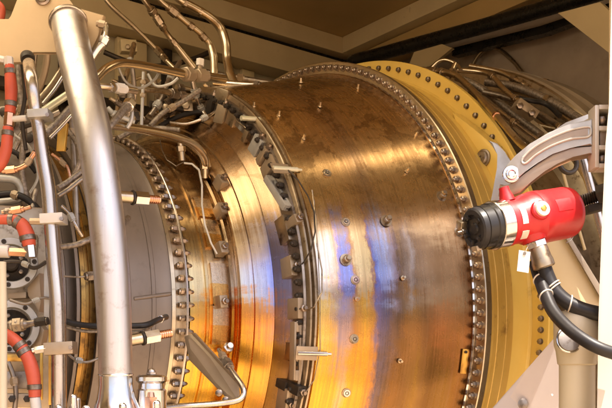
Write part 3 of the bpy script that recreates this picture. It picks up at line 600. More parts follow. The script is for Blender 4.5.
pipe('junction_tube', 'short thick steel tube end lying just above the engine case, upper of a pair', 'tube', [(214, 82, 1.75), (232, 84, 1.74), (260, 86, 1.72)], 7, M['steel'], None, [(1.9, 5, 10, M['dull'])], 'short tubes above the case')
pipe('junction_tube', 'short thick steel tube end lying just above the engine case, lower of a pair', 'tube', [(216, 91, 1.73), (234, 92, 1.72), (256, 93, 1.7)], 7, M['bronze'], None, [(1.9, 5, 10, M['dull'])], 'short tubes above the case')
pipe('bleed_tube', 'dull brown tube ending in nuts under the bright crossover tube', 'tube', [(140, 89, 1.5), (152, 90, 1.52), (163, 91, 1.55), (176, 95, 1.58), (192, 97, 1.6)], 6.5, M['bronze'], None, [(2.8, 8, 11), (3.4, 6, 9)], collar_m=M['dull'])
h = thing('white_cap_stem', 'small white cap on a stem above the twin hex nuts', 'valve', W(200, 72, 1.49))  # only a white cap on a stem; its function is unknown
m_ = MB(); m_.cyl(W(200, 74, 1.495), W(200, 64, 1.495), .0045, None, 12); m_.build('stem', M['plate'], h)
m_ = MB(); m_.hexa(W(200, 66, 1.495), W(200.5, 59, 1.495), .0075); m_.build('cap', M['white'], h)
for lb, pts, w_, m_, grp in (
    ('bundle of paired tubes slanting behind the clamped pipe, upper strand', [(40, 99, 1.2), (52, 84, 1.21), (63, 67, 1.22), (74, 52, 1.24)], 6, 'bronze', 'slanted tubes between the two pipes'),
    ('bundle of paired tubes slanting behind the clamped pipe, lower strand', [(43, 104, 1.19), (55, 89, 1.2), (66, 72, 1.21), (77, 56, 1.23)], 4, 'steel', 'slanted tubes between the two pipes'),
    ('pale olive tube rising to the thick pipe from the top clamp block', [(42, 112, 1.17), (55, 103, 1.18), (70, 93, 1.19), (84, 84, 1.2)], 7.5, 'greenw', 'slanted tubes between the two pipes'),
    ('dark armoured tube slanting up behind the thick pipe under the olive tube', [(46, 134, 1.17), (57, 123, 1.18), (70, 109, 1.19), (84, 96, 1.2)], 8, 'braid', 'slanted tubes between the two pipes'),
    ('thin steel tube tight beside the dark armoured tube', [(50, 138, 1.16), (61, 127, 1.17), (74, 113, 1.18), (84, 104, 1.2)], 3.5, 'steel', 'slanted tubes between the two pipes'),
    ('faded vertical tube far behind the notch of the beige plate', [(48, 40, 1.4), (46, 66, 1.42), (38, 90, 1.44), (20, 116, 1.46)], 7, 'plate', 'tubes behind the plate notch'),
    ('thin dark tube curving behind the notch of the beige plate', [(36, 40, 1.35), (32, 80, 1.36), (22, 104, 1.38), (10, 130, 1.4)], 5, 'bronze', 'tubes behind the plate notch')):
    pipe('slanted_tube', lb, 'tube', pts, w_, M[m_], None, group=grp)
h = MB(); h.prism([W(u, v, 1.235) for u, v in ((58, 123), (67, 123), (64, 151), (56, 151))], V((.002, .004, 0)), .0006); tag(h.build('strap', M['gold']), 'yellow strap hanging between the clamped pipe and the thick pipe', 'strap')

# ---- flat bracket and pipe loop low on the middle case
br = thing('flat_bracket', 'dull grey flat bracket slanting from the front flange across the middle case', 'bracket', W(230, 405, 1.36))
q = [(184, 336, 1.375), (192, 334, 1.375), (238, 384, 1.30), (239, 402, 1.30), (232, 404, 1.30), (189, 360, 1.375)]
h = MB(); h.prism([W(*p) for p in q], V((.002, .004, 0)), .0006); h.build('plate', M['plate'], br)
h = MB(); h.prism([W(*p) for p in ((191, 333, 1.372), (194, 333, 1.366), (241, 384, 1.292), (239, 386, 1.298))], V((.001, .012, .001)), .0005); h.build('edge_rib', M['plate'], br)
for u, v in ((219, 393), (226, 400)):
    h = MB(); q = W(u, v, 1.312); h.lathe([(0, .006), (.003, .0055), (.004, .004)], q, (0, -1, .1), 14); h.hexa(q+V((0, -.003, 0)), q+V((0, -.008, 0)), .0045); h.build('bracket_screw', M['bolt'], br)
pipe('looped_tube', 'thin steel tube looping under the flat bracket up to a knurled plug', 'tube', [(150, 409, 1.2), (185, 406, 1.25), (215, 404, 1.27), (236, 401, 1.275), (243, 396, 1.28), (243, 388, 1.285), (236, 377, 1.30), (226, 362, 1.33), (219, 350, 1.36)], [6, 6, 6, 6, 6, 6, 6, 5, 5], M['steel'], None, [(6.85, 10, 11, M['dull']), (7.4, 8, 9, M['plate'])])

# ---- wires
def wire(label, pts, w, m, grp='loose wires on the engine'):
    off = pts[0][2]; Q = []
    for (a, b, _), (c, d, _) in zip(pts, pts[1:]):
        for i in range(5): Q.append((a+(c-a)*i/5, b+(d-b)*i/5))
    Q.append(pts[-1][:2]); ys = [hit(u, v, off)[3]-.002 for u, v in Q]
    for _ in range(3): ys = [min(ys[i], (ys[max(i-1, 0)]+ys[i]+ys[min(i+1, len(ys)-1)])/3) for i in range(len(ys))]
    pts = [(u, v, y) for (u, v), y in zip(Q, ys)]
    o = MB().tube([W(*p) for p in pts], [wpx(w, p[2]) for p in pts], 8).build('lock_wire', m); tag(o, label, 'wire', grp)
def yhit(u, v, off=.012): return off
wire('white wire curving down past the access covers of the middle case', [(u, v, yhit(u, v, .02)) for u, v in ((184, 163), (192, 164), (199, 170), (202, 185), (202, 205), (205, 225), (211, 243), (217, 254))], 2.0, M['label'])
wire('thin dark wire arching over the top of the front flange', [(u, v, yhit(u, v, .02)) for u, v in ((160, 140), (162, 150), (167, 160), (176, 166), (184, 162))], 1.0, M['dull'])
wire('dark wire looping from the upper bracket across the drum edge', [(u, v, yhit(u, v, .015)) for u, v in ((286, 168), (298, 180), (308, 196), (314, 212), (315, 232), (311, 250), (304, 262), (296, 270))], 1.5, M['dark'])
wire('brown wire loop hanging over the drum edge to the lower bracket', [(u, v, yhit(u, v, .015)) for u, v in ((312, 190), (316, 220), (317, 245), (322, 270), (322, 292), (314, 307), (300, 312))], 1.5, M['bronze'])
wire('fine wire running down the drum edge past the long slotted link', [(u, v, yhit(u, v, .012)) for u, v in ((314, 200), (318, 250), (320, 300), (320, 350), (314, 380), (302, 398), (292, 402))], 1.0, M['dull'])
wire('short brown wire between two brackets high on the flange', [(u, v, yhit(u, v, .02)) for u, v in ((218, 88), (226, 100), (232, 112), (238, 122), (246, 128))], 1.8, M['bronze'])

# ------------------------------------------------------------------ right side
YD = 1.20
# red detector
A = W(471, 229.5, 1.165); dirv = V((.89, .36, .205)).normalized(); k = 1.2/F
det = thing('flame_detector', 'bright red flame detector with a black lens head hanging beside the drum rim', 'detector', A+V((.08, .03, -.04)))
def dl(prof, name, m, n=40): return MB().lathe([(a*k, r*k) for a, r in prof], A, dirv, n).build(name, m, det)
dl([(8, 20), (9, 21.5), (18, 21.5), (19, 22.6), (24, 22.6), (25, 21)], 'lens_head', M['black'])
lf = dl([(8.2, 21), (3.5, 20.2), (2, 18.5), (2, 14), (4.5, 13), (4.5, 6), (3, 5), (3, .1)], 'lens_bezel', M['rubber'])
dl([(24, 23.4), (24.6, 24.2), (36.5, 24.2), (37.3, 23.4)], 'clamp_ring', M['bright'])
dl([(37.2, 22), (38, 23), (43, 23), (44, 22), (55, 22.2), (60, 24.5), (66, 25.8), (72, 26.2), (73, 27), (81, 27), (82, 26.4), (114, 26.2), (118.5, 25.3), (121, 23), (122.2, 19), (122.6, .2)], 'housing', M['red'], 48)
xd = dirv.cross(Z).normalized()*-1; yd = xd.cross(dirv).normalized()
if yd.z < 0: yd = -yd
fr = V((0, -1, 0)); fr = (fr-dirv*fr.dot(dirv)).normalized(); upv = dirv.cross(fr).normalized()
if upv.z < 0: upv = -upv
def dp(a, ang, r): return A+dirv*(a*k)+(fr*cos(ang)+upv*sin(ang))*(r*k)
def dn(ang): return fr*cos(ang)+upv*sin(ang)
# bezel teeth
for a_ in (1.9, 2.6, 3.4, 4.4, 5.3, 0.4):
    q = dp(4, a_, 13); h = MB(); h.box(q, dirv, dn(a_), dirv.cross(dn(a_)), (6*k, 5*k, 4*k), .0006); h.build('bezel_tooth', M['black'], lf)
h = MB(); q = dp(2, 2.6, 15); h.box(q-dirv*.004, dirv, dn(2.6), dirv.cross(dn(2.6)), (7*k, 9*k, 8*k), .001); h.build('bezel_clip', M['brass'], lf)
h = MB(); q = dp(-2, 3.1, 9); h.lathe([(0, .004), (.004, .004), (.005, .0022), (.011, .002)], q, -dirv, 12); h.build('clip_screw', M['bolt'], lf)
h = MB(); q = dp(3, 4.6, 19); h.box(q, dirv, dn(4.6), dirv.cross(dn(4.6)), (6*k, 5*k, 9*k), .001); h.build('bezel_clip', M['plate'], lf)
def patch(a0, a1, t0, t1, R, name, m):
    h = MB(); K = 6; rows = []
    for i in range(K+1):
        t = t0+(t1-t0)*i/K; rows.append([h.bm.verts.new(dp(a, t, r_)) for r_ in (R, R+.5) for a in (a0, a1)])
    for p, q in zip(rows, rows[1:]):
        for x, y in ((2, 3), (0, 2), (3, 1)): h.bm.faces.new((p[x], p[y], q[y], q[x]))
    for q in (rows[0], rows[-1]): h.bm.faces.new([q[j] for j in (0, 1, 3, 2)])
    return h.build(name, m, det)
patch(45, 51.5, -.30, .40, 22.15, 'sticker', M['label']); patch(45, 53, -1.05, -.62, 22.2, 'sticker', M['tie'])
pp = patch(86, 104, -.05, .42, 26.2, 'nameplate', M['red'])
bq = dp(66, .14, 24.5); n_ = dn(.14)
h = MB(); h.lathe([(0, 10*k), (.004, 9.5*k), (.005, 8.4*k)], bq-n_*.001, n_, 28); bo = h.build('side_boss', M['red'], det)
h = MB(); h.lathe([(0, 7.6*k), (.0035, 7.4*k), (.004, 6.4*k)], bq+n_*.0038, n_, 28); cp = h.build('screw_plug', M['tie'], bo)
h = MB(); h.hexa(bq+n_*.0076, bq+n_*.0095, 3.4*k); h.build('plug_socket', M['gold'], cp)
q0 = dp(47, 1.45, 21); h = MB(); h.lathe([(0, 8*k), (.006, 7*k), (.014, 5.2*k), (.020, 5*k)], q0, (upv+dirv*-.05), 24); h.build('top_stub', M['red'], det)
q1 = dp(66, -1.15, 20); q2 = W(536, 245, q1.y-.004); dq = (W(541, 262, q1.y)-W(533, 238, q1.y)).normalized()
h = MB(); h.lathe([(0, 14*k), (8*k, 13.5*k), (11*k, 12*k)], W(531.5, 231, q1.y+.004), dq, 28); h.build('outlet_boss', M['red'], det)
gland = thing('cable_gland', 'nickel cable gland screwed under the red detector above the black conduits', 'gland', W(543, 268, q1.y))
g0 = W(535.5, 241, q1.y); h = MB(); h.hexa(g0, g0+dq*.010, 10.5*k, ph=.3); h.build('gland_nut', M['bright'], gland)
h = MB(); h.lathe([(.0095, 9*k), (.012, 9.6*k), (.026, 10.2*k), (.030, 11*k), (.038, 11*k), (.040, 9.5*k)], g0, dq, 28); h.build('gland_body', M['bronze'], gland)
yg = q1.y
# conduits with ties
def conduit(label, pts, w, ties):
    P = path(pts); o = thing('black_conduit', label, 'conduit', min(P, key=lambda p: p.z), 'black conduits under the detector')
    MB().tube(P, [wpx(w, p.y) for p in P], 24).build('tube', M['rubber'], o)
    for i in ties:
        a = int(i); c = P[a].lerp(P[a+1], i-a); d = (P[a+1]-P[a]).normalized(); h = MB(); h.torus(c, (d+V((.1, .05, .25))), wpx(w*1.07, c.y), .0011, 28, 8); h.build('cable_tie', M['tie'], o)
conduit('black conduit leaving the gland and sweeping right over the column, upper of two', [(543.5, 266, yg+.002), (548, 278, yg), (555, 291, yg-.005), (567, 302, yg-.01), (582, 309.5, yg-.015), (600, 314, yg-.02), (622, 318, yg-.02)], 15, (1.6, 1.8, 3.2))
conduit('black conduit crossing in front of the column, lower of two with white ties', [(535, 262, yg+.02), (539, 276, yg+.01), (544.5, 292, yg-.01), (553, 311, yg-.035), (567, 327, yg-.06), (584, 340, yg-.08), (601, 349, yg-.09), (622, 356, yg-.09)], 13, (1.2, 2.2))
# paper tag and its wire
h = MB(); h.prism([W(u, v, yg-.02) for u, v in ((519, 250), (530.5, 252), (528.5, 273), (517, 271))], V((.0, .0012, 0)), 0); tg1 = h.build('paper_tag', M['label']); tag(tg1, 'small white paper tag hanging below the red detector', 'tag')
h = MB(); h.torus(W(524.8, 253.2, yg-.021), (0, 1, 0), .0018, .0006, 16, 6); h.build('eyelet', M['dull'], tg1)
h = MB(); h.tube([W(525, 253, yg-.021), W(527, 248, yg-.018), W(530, 243, yg-.01)], .0006, 6); h.build('tag_wire', M['brass'], tg1)
o = MB().tube(path([(566, 243, 1.22), (571, 240, 1.23), (575, 233, 1.235), (576, 226, 1.23)]), .0007, 6).build('hanging_wire', M['brass']); tag(o, 'fine brass wire loop under the rear end of the red detector', 'wire')

# arm casting
arm = thing('pivot_arm', 'curved grey cast arm arching above the red detector to the post bracket', 'arm', W(511, 190, 1.24))
yA = 1.24
def ya(u): return yA-.0006*(u-511)
top = [(503, 176), (504, 169), (508, 163.5), (516, 155), (530, 143.5), (548, 132.5), (568, 124.5), (592, 118.5)]
bot = [(515, 181.5), (524, 172.5), (537, 161.5), (552, 152.5), (570, 146.5), (592, 145)]
h = MB(); h.prism([W(u, v, ya(u)) for u, v in top]+[W(u, v, ya(u)) for u, v in bot[::-1]], V((.006, .020, .001)), .0022); h.build('arm_web', M['cast'], arm)
g0_ = [(523, 159), (533, 149.5), (550, 139.5), (570, 131.5), (588, 128)]; g1_ = [(526, 162), (537, 153), (553, 144), (572, 137.5), (588, 135.5)]
h = MB(); h.tube([W(u, v-1.2, ya(u)-.001) for u, v in g0_]+[W(591, 131, ya(591)-.001)]+[W(u, v+1.2, ya(u)-.001) for u, v in g1_[::-1]]+[W(522, 162, ya(522)-.001), W(523, 158, ya(523)-.001)], .0018, 10); h.build('slot_rim', M['cast'], arm)
h = MB(); h.prism([W(u, v, ya(u)-.0012) for u, v in g0_]+[W(u, v, ya(u)-.0012) for u, v in g1_[::-1]], V((0, .004, 0))); h.build('slot_floor', M['armlow'], arm)
lo_t = [(500, 184), (508, 186), (516, 182.5), (525, 173.5), (538, 162.5), (553, 153.5), (571, 147.5), (592, 146.2)]
lo_b = [(499, 193), (508, 196.5), (520, 193), (531, 182), (545, 171), (558, 162), (573, 155.5), (592, 154)]
h = MB(); h.prism([W(u, v, ya(u)+.002) for u, v in lo_t]+[W(u, v, ya(u)+.002) for u, v in lo_b[::-1]], V((.006, .03, .001)), .0018); h.build('lower_flange', M['armlow'], arm)
h = MB(); c = W(511, 174.5, ya(511)-.001); h.lathe([(0, 9*k), (.003, 8.6*k), (.0035, 6.4*k), (.0035, 6.2*k), (.006, 5.6*k), (.0065, 4*k), (.005, 3*k)], c, (0, -1, 0), 28); h.build('pivot_bolt', M['bright'], arm)
arm2 = MB().prism([W(u, v, 1.36) for u, v in ((537, 146), (549, 133), (566, 122), (590, 113), (590, 119), (570, 127), (553, 138), (545, 147))], V((.006, .016, 0)), .002).build('rear_arm', M['cast']); tag(arm2, 'plain grey arm partly hidden behind the curved cast arm', 'arm')
pb = thing('post_bracket', 'square grey cast bracket with three pockets on the cream post', 'bracket', W(601, 172, 1.19))
kk = 1.19/F
h = MB()
h.box(W(593.5, 139, 1.195), (1, 0, 0), (0, 1, 0), Z, (4*kk, .03, 62*kk), .001); h.box(W(611, 139, 1.195), (1, 0, 0), (0, 1, 0), Z, (4*kk, .03, 62*kk), .001)
for v in (110, 131, 150, 168): h.box(W(602.2, v, 1.195), (1, 0, 0), (0, 1, 0), Z, (13.4*kk, .0296, 4.5*kk), .0008)
h.build('bracket_frame', M['castlight'], pb)
h = MB(); h.box(W(602.2, 139, 1.213), (1, 0, 0), (0, 1, 0), Z, (13.3*kk, .003, 56*kk)); h.build('back_plate', M['armlow'], pb)
for v in (120, 159):
    h = MB(); h.hexa(W(602, v, 1.207), W(602, v, 1.196), .006); h.build('bracket_screw', M['bolt'], pb)
h = MB(); h.box(W(602, 140.5, 1.196), (1, 0, 0), (0, 1, 0), Z, (9*kk, .02, 14*kk), .001); h.build('insert_block', M['duct'], pb)
# grey bracket behind the pivot
h = MB(); h.prism([W(u, v, 1.345) for u, v in ((488, 140), (497, 143), (505, 152), (512, 163), (514, 176), (506, 192), (503, 205), (494, 214), (489, 206), (493, 190), (497, 168), (499, 154))], V((.006, .016, 0)), .0025); tag(h.build('mount_link', M['cast']), 'pale grey mounting link between the yellow lug and the pivot arm', 'bracket')
# threaded rod and dark clamp behind the detector
sr = thing('threaded_rod', 'dark threaded rod with a clamp nut at the rear end of the red detector', 'rod', W(595, 205, 1.27))
h = MB(); a = W(574, 203, 1.29); b = W(601, 195, 1.27); d = (b-a).normalized(); Lr = (b-a).length
for i in range(12): h.lathe([(0, .0072), (Lr/24, .0098), (Lr/12, .0072)], a+d*(Lr*i/12), d, 20)
h.build('thread', M['dull'], sr)
h = MB(); h.hexa(W(598, 196, 1.272), W(610, 192, 1.262), .016); h.build('clamp_nut', M['dark'], sr)
h = MB(); h.box(W(600, 207, 1.28), (1, 0, .25), (0, 1, 0), (-.25, 0, 1), (.045, .03, .012), .002); h.build('clamp_arm', M['dark'], sr)
for lb, pts, w_, m_ in (('chrome rod dropping behind the threaded rod near the post', [(580, 150, 1.38), (590, 185, 1.38), (603, 235, 1.38), (612, 270, 1.38)], 9, 'steel'), ('thin tan rod beside the chrome rod under the arm', [(560, 160, 1.5), (572, 205, 1.5), (585, 250, 1.5)], 3, 'tan'), ('short dark rod next to the chrome rod behind the arm', [(572, 145, 1.42), (584, 172, 1.42), (594, 200, 1.42)], 7, 'bronze')):
    pipe('support_rod', lb, 'rod', pts, w_, M[m_], None, group='rods behind the detector')
h = MB(); h.torus(W(568, 163, 1.36), (.3, -1, .1), .016, .004, 28, 10); h.build('pipe_ring', M['dark']); tag(bpy.data.objects['pipe_ring'], 'dark ring clamp under the curved cast arm', 'clamp')

# column with domed collar
YC = 1.20; cb = W(577, 470, YC); col = thing('support_column', 'cream painted round column with a wide collar standing below the conduits', 'column', cb)
kc = YC/F; zt = lambda v: (W(577, v, YC)-cb).z
h = MB(); h.lathe([(0, 17.5*kc), (zt(367), 17.5*kc), (zt(365), 17.5*kc)], cb, Z, 40); h.build('shaft', M['cream'], col)
h = MB(); h.lathe([(zt(365.5), 17.4*kc), (zt(364), 19*kc), (zt(352), 20.5*kc), (zt(345), 22.5*kc), (zt(330), 22.8*kc), (zt(318), 22.8*kc), (zt(312), 20*kc), (zt(310), 8*kc)], cb, Z, 40); h.build('collar', M['cream'], col)
h = MB(); h.torus(W(569, 340, YC-.026), (.1, -1, .2), 12*kc, .0022, 32, 8); h.build('collar_bezel', M['bright'], col)
h = MB(); h.lathe([(0, 11.5*kc), (.002, 11*kc), (.003, 7*kc)], W(569, 340, YC-.030), (.1, -1, .2), 28); h.build('collar_plug', M['dull'], col)

# white triangular panel
wp = MB().prism([W(u, v, y_) for u, v, y_ in ((478, 425, 1.40), (489, 412, 1.40), (558.5, 333, 1.33), (571, 326, 1.32), (590, 326, 1.32), (590, 425, 1.34))], V((.002, .004, 0)), .0005).build('skirt_plate', M['pinkw'])
tag(wp, 'scuffed white triangular panel standing under the yellow duct beside the column', 'panel')
h = MB(); h.lathe([(0, .009), (.001, .009), (.002, .007)], W(523, 404, 1.366), (.2, -1, .1), 20); h.build('panel_hole_plug', M['dull'], wp)
for u, v in ((547, 352), (552, 395), (533, 372)):
    h = MB(); h.lathe([(0, .002), (.0008, .0018)], W(u, v, 1.343+.0006*(560-u)), (.2, -1, .1), 12); h.build('rivet', M['pinkw'], wp)
# tan diagonal brace
h = MB(); h.prism([W(u, v, 1.42) for u, v in ((536, 222), (556, 222), (603, 300), (612, 330), (575, 340))], V((.01, .03, 0)), .002); br_ = h.build('diagonal_brace', M['tan']); tag(br_, 'wide tan diagonal brace behind the cable gland and conduits', 'brace')
h = MB(); h.prism([W(u, v, 1.41) for u, v in ((556, 221), (561, 221), (608, 298), (603, 302))], V((.004, .02, 0)), .001); h.build('brace_edge', M['duct'], br_)

# cream post at the right edge (leans a little)
pt = thing('door_post', 'tall pale cream door post at the right edge of the picture', 'post', W(606, 640, 1.14))
h = MB(); h.prism([W(611, -40, 1.16), W(609, 105, 1.15), W(605.5, 145, 1.145), W(601.5, 235, 1.14), W(598.5, 320, 1.13), W(597, 412, 1.12), W(594, 560, 1.11), W(640, 560, 1.11), W(655, -40, 1.16)], V((.02, .05, 0)), .002); h.build('post', M['postw'], pt)
h = MB(); h.prism([W(609.4, -40, 1.19), W(608.6, 112, 1.18), W(640, 112, 1.18), W(640, -40, 1.19)], V((.02, .05, 0)), .001); h.build('post_lining', M['trim'], pt)

# ---- tubes along the top of the yellow duct and clutter behind
for lb, pts, w_, m_, cl in (
    ('bronze tube following the top of the yellow duct and running down to the arm', [(392, 64, 1.92), (412, 68, 1.9), (432, 71, 1.87), (452, 74, 1.82), (464, 82, 1.78), (482, 100, 1.7), (500, 120, 1.62), (520, 143, 1.55), (530, 150, 1.5)], [5, 5, 6, 6.5, 6.5, 6.5, 6.5, 7, 7], 'brass', [(2.1, 6, 9), (2.5, 4, 10), (5.8, 4, 9, M['copper'])]),
    ('thin bronze tube kinked above the duct with a small hook', [(430, 70, 1.95), (438, 62, 1.94), (446, 60, 1.93), (456, 64, 1.92), (461, 70, 1.9)], 3.5, 'brass', []),
    ('gold tube slanting behind the duct top with a pair of nuts', [(458, 70, 1.95), (480, 72, 1.93), (492, 76, 1.9), (505, 90, 1.85), (522, 104, 1.8), (530, 112, 1.78)], 5, 'brass', [(2.0, 6, 8), (3.6, 5, 8)]),
    ('gold tube nearest the dark duct ring with a knurled nut', [(470, 66, 2.05), (500, 72, 2.0), (520, 82, 1.95), (534, 92, 1.92), (552, 108, 1.86), (570, 122, 1.8)], 5, 'brass', [(1.7, 4, 9), (2.1, 4, 9), (2.5, 4, 8)]),
    ('dark hose sagging along the back of the duct top', [(452, 76, 2.0), (474, 84, 1.98), (494, 98, 1.95), (516, 116, 1.9), (540, 134, 1.85)], 7, 'braid', []),
    ('dull steel tube lowest beside the yellow duct rim', [(470, 92, 1.9), (490, 108, 1.85), (510, 128, 1.78), (524, 144, 1.7)], 4, 'steel', []),
    ('thin bronze tube crossing towards the arm root', [(500, 100, 1.95), (524, 118, 1.9), (552, 128, 1.85), (590, 132, 1.8)], 4, 'brass', []),
    ('short bronze stub tube standing on the duct top', [(452, 80, 1.84), (452, 72, 1.85), (455, 64, 1.86)], 5, 'brass', [(1.0, 4, 8)])):
    pipe('duct_tube', lb, 'tube', pts, w_, M[m_], None, cl, 'tubes along the yellow duct', collar_m=M['bronze'])
# exhaust collector: large dark rings behind the duct
ex = thing('exhaust_collector', 'large dark ribbed exhaust collector ring behind the yellow duct at upper right', 'duct', E(.45, 0, -.7)); ex.rotation_euler = (0, 0, ROTZ); ORG[ex] = V((.45, 0, -.7))
shell('collector_shell', [(.36, .56), (.36, .655), (.37, .668), (.40, .672), (.41, .655), (.44, .655), (.45, .672), (.50, .676), (.52, .66), (.60, .65), (.62, .5)], M['duct'], ex, 160)
shell('collector_rim', [(.352, .60), (.352, .66), (.358, .664), (.3598, .66), (.3598, .60)], M['bronze'], ex, 160)

# ------------------------------------------------------------------ enclosure
ZC = 1.10; AB = -.87; SE = .835; AF = .86; SL = -2.4; ZF = -.95
def slab(name, s0, s1, a0, a1, z0, z1, m, parent=None, bev=0):
    c = E((s0+s1)/2, (a0+a1)/2, (z0+z1)/2); h = MB(); h.box(c, D, E1, Z, (abs(s1-s0), abs(a1-a0), abs(z1-z0)), bev); return h.build(name, m, parent)
tag(slab('ceiling', SL, SE, AB, AF+.3, ZC, ZC+.05, M['ceil']), kind='structure')
bw = slab('back_wall', SL, SE+.05, AB-.05, AB, ZF, ZC+.05, M['wall']); tag(bw, 'dim tan back wall of the enclosure behind the gold tubes', 'wall')
ew = slab('end_wall', SE, SE+.05, AB, AF+.3, ZF, ZC+.05, M['brownp']); tag(ew, 'dusty brown end wall of the enclosure behind the dark collector ring', 'wall')
lw = slab('side_wall', SL-.05, SL, AB-.05, AF+.3, ZF, ZC+.05, M['wall']); tag(lw, 'tan end wall of the enclosure beyond the left picture edge', 'wall')
tag(slab('floor', SL, SE, AB, AF+.1, ZF-.05, ZF, M['floor']), kind='structure')
# beams under the ceiling
bm1 = thing('ceiling_beam', 'mustard painted ceiling beam along the back wall with a dark seam below', 'beam', E(-.8, AB+.06, ZC-.07), 'beams round the ceiling')
h = MB(); h.box(E((SL+SE)/2, AB+.05, ZC-.0302), D, E1, Z, (SE-SL-.002, .0996, .060), .006); h.build('flange', M['trim'], bm1)
h = MB(); h.box(E((SL+SE)/2, AB+.03, ZC-.072), D, E1, Z, (SE-SL-.004, .058, .022), .002); h.build('seam', M['black'], bm1)
h = MB(); h.box(E((SL+SE)/2, AB+.045, ZC-.128), D, E1, Z, (SE-SL-.006, .088, .088), .005); h.build('lower_flange', M['trim'], bm1)
bm2 = thing('ceiling_beam', 'mustard painted ceiling beam across the end wall meeting the corner', 'beam', E(SE-.06, 0, ZC-.07), 'beams round the ceiling')
h = MB(); h.box(E(SE-.05, (AB+AF+.4)/2, ZC-.0302), D, E1, Z, (.0986, AF-AB+.2, .0596), .006); h.build('flange', M['trim'], bm2)
h = MB(); h.box(E(SE-.028, (AB+AF+.4)/2, ZC-.095), D, E1, Z, (.054, AF-AB+.2, .066), .004); h.build('web', M['ceil'], bm2)
h = MB(); h.lathe([(0, .02), (.006, .018), (.012, .010)], on_plane(336, 44, E(0, 0, ZC-.001), Z), -Z, 20); tag(h.build('ceiling_stud', M['trim']), 'round stud on the ceiling at the enclosure corner', 'stud')
# dark pipe along the end wall
o = MB().tube([on_plane(u, v, E(SE-.12, 0, 0), D) for u, v in ((347, 74), (349, 66), (356, 60), (372, 56), (420, 43), (480, 27), (560, 4), (600, -8), (700, -38), (800, -68))], .022, 20).build('dark_rail', M['black']); tag(o, 'black rail pipe slanting along the end wall under the ceiling beam', 'rail')
o = MB(); o.prism([on_plane(u, v, E(SE-.06, 0, 0), D) for u, v in ((452, 48), (540, 26), (612, 2), (612, 8), (545, 33), (452, 56))], D*.03); tag(o.build('wall_ledge', M['black']), 'black ledge on the end wall below the rail pipe', 'ledge')
o = MB().prism([on_plane(u, v, E(SE-.14, 0, 0), D) for u, v in ((414, 52), (442, 44), (452, 48), (430, 66), (406, 72))], D*.012).build('gusset_plate', M['tan']); tag(o, 'tan gusset plate under the rail pipe above the yellow duct', 'plate')
o = MB().prism([on_plane(u, v, E(.55, 0, 0), D) for u, v in ((558, 13), (600, 2), (640, 40), (640, 78), (612, 55))], D*.02).build('corner_panel', M['tan']); tag(o, 'tan slanted panel at the upper right corner', 'panel')
o = MB().tube([on_plane(u, v, E(SE-.03, 0, 0), D) for u, v in ((470, 70), (480, 54), (490, 48), (500, 50), (512, 60), (522, 72))], .006, 10).build('wall_cable', M['bronze']); tag(o, 'thin brown cable arching on the end wall above the collector ring', 'cable')
# back wall details
o = slab('wall_strip', .36, .41, AB+.001, AB+.02, .2, ZC-.173, M['trim'], None, .003); tag(o, 'pale upright strip on the back wall left of the dark box', 'strip')
bxw = thing('wall_box', 'dark metal box with a shelf on the back wall behind the drum rim', 'box', E(.62, AB+.06, .72))
h = MB(); h.box(E(.62, AB+.06, .86), D, E1, Z, (.36, .10, .015), .002); h.build('shelf', M['duct'], bxw)
h = MB(); h.box(E(.62, AB+.03, .80), D, E1, Z, (.32, .05, .10), .004); h.build('body', M['dark'], bxw)
h = MB(); h.tube([E(.46, AB+.12, .66), E(.48, AB+.12, .74), E(.54, AB+.12, .775), E(.70, AB+.12, .785)], .012, 12); h.build('conduit', M['black'], bxw)
for i, (s_, w_, m_, lb) in enumerate(((-.28, .05, 'dark', 'dark upright channel on the back wall behind the beige plate'), (-.10, .10, 'trim', 'mustard upright panel on the back wall behind the thin gold tube'), (.06, .03, 'dark', 'dark narrow upright channel on the back wall behind the ball joint'), (.20, .12, 'wall', 'grey tan access panel on the back wall beside the thickest gold tube'))):
    o = slab('wall_channel' if m_ == 'dark' else 'wall_panel', s_, s_+w_, AB+.001, AB+.025, -.2, ZC-.175, M[m_], None, .003); tag(o, lb, 'panel')
o = MB(); o.box(E(-.18, AB+.05, .70), D, E1, Z, (.75, .04, .03), .004); tag(o.build('wall_rail', M['dark']), 'dark horizontal rail on the back wall behind the bright crossover tube', 'rail')

# clutter of lines and blocks between the case and the back wall
spec = [((118, 112), (150, 122), 5, 1.55, 'dull', 'dull tube low behind the pale upright rod'), ((150, 104), (196, 112), 7, 1.6, 'dark', 'dark tube under the brown nut tube'), ((158, 118), (205, 104), 4, 1.62, 'bronze', 'thin bronze tube crossing above the case top'),
        ((176, 88), (206, 98), 6, 1.66, 'bronze', 'bronze tube behind the twin hex nuts'), ((122, 76), (124, 124), 8, 1.6, 'dark', 'thick dark upright tube left of the pale rod'), ((154, 78), (156, 120), 6, 1.62, 'bronze', 'upright bronze tube right of the pale rod'),
        ((168, 100), (168, 125), 5, 1.58, 'dull', 'short upright tube above the front flange'), ((196, 100), (226, 112), 5, 1.68, 'dull', 'dull tube leading to the first flange bracket'), ((110, 98), (140, 114), 4, 1.5, 'brass', 'thin gold tube behind the chrome elbow'),
        ((176, 112), (180, 90), 7, 1.64, 'dark', 'dark stub tube beside the brown nut tube'), ((204, 84), (240, 106), 4, 1.72, 'brass', 'thin gold tube dropping to the case behind the white cap')]
for a, b, w_, y_, m_, lb in spec:
    mid = ((a[0]+b[0])/2+rnd.uniform(-3, 3), (a[1]+b[1])/2+rnd.uniform(-3, 3))
    pipe('back_tube', lb, 'tube', [(*a, y_), (*mid, y_+.02), (*b, y_+.05)], w_, M[m_], None, [(rnd.uniform(.3, .7), 6, w_*1.6), (1.6, 5, w_*1.5)], 'tubes between the case and the back wall', collar_m=M['dull'])
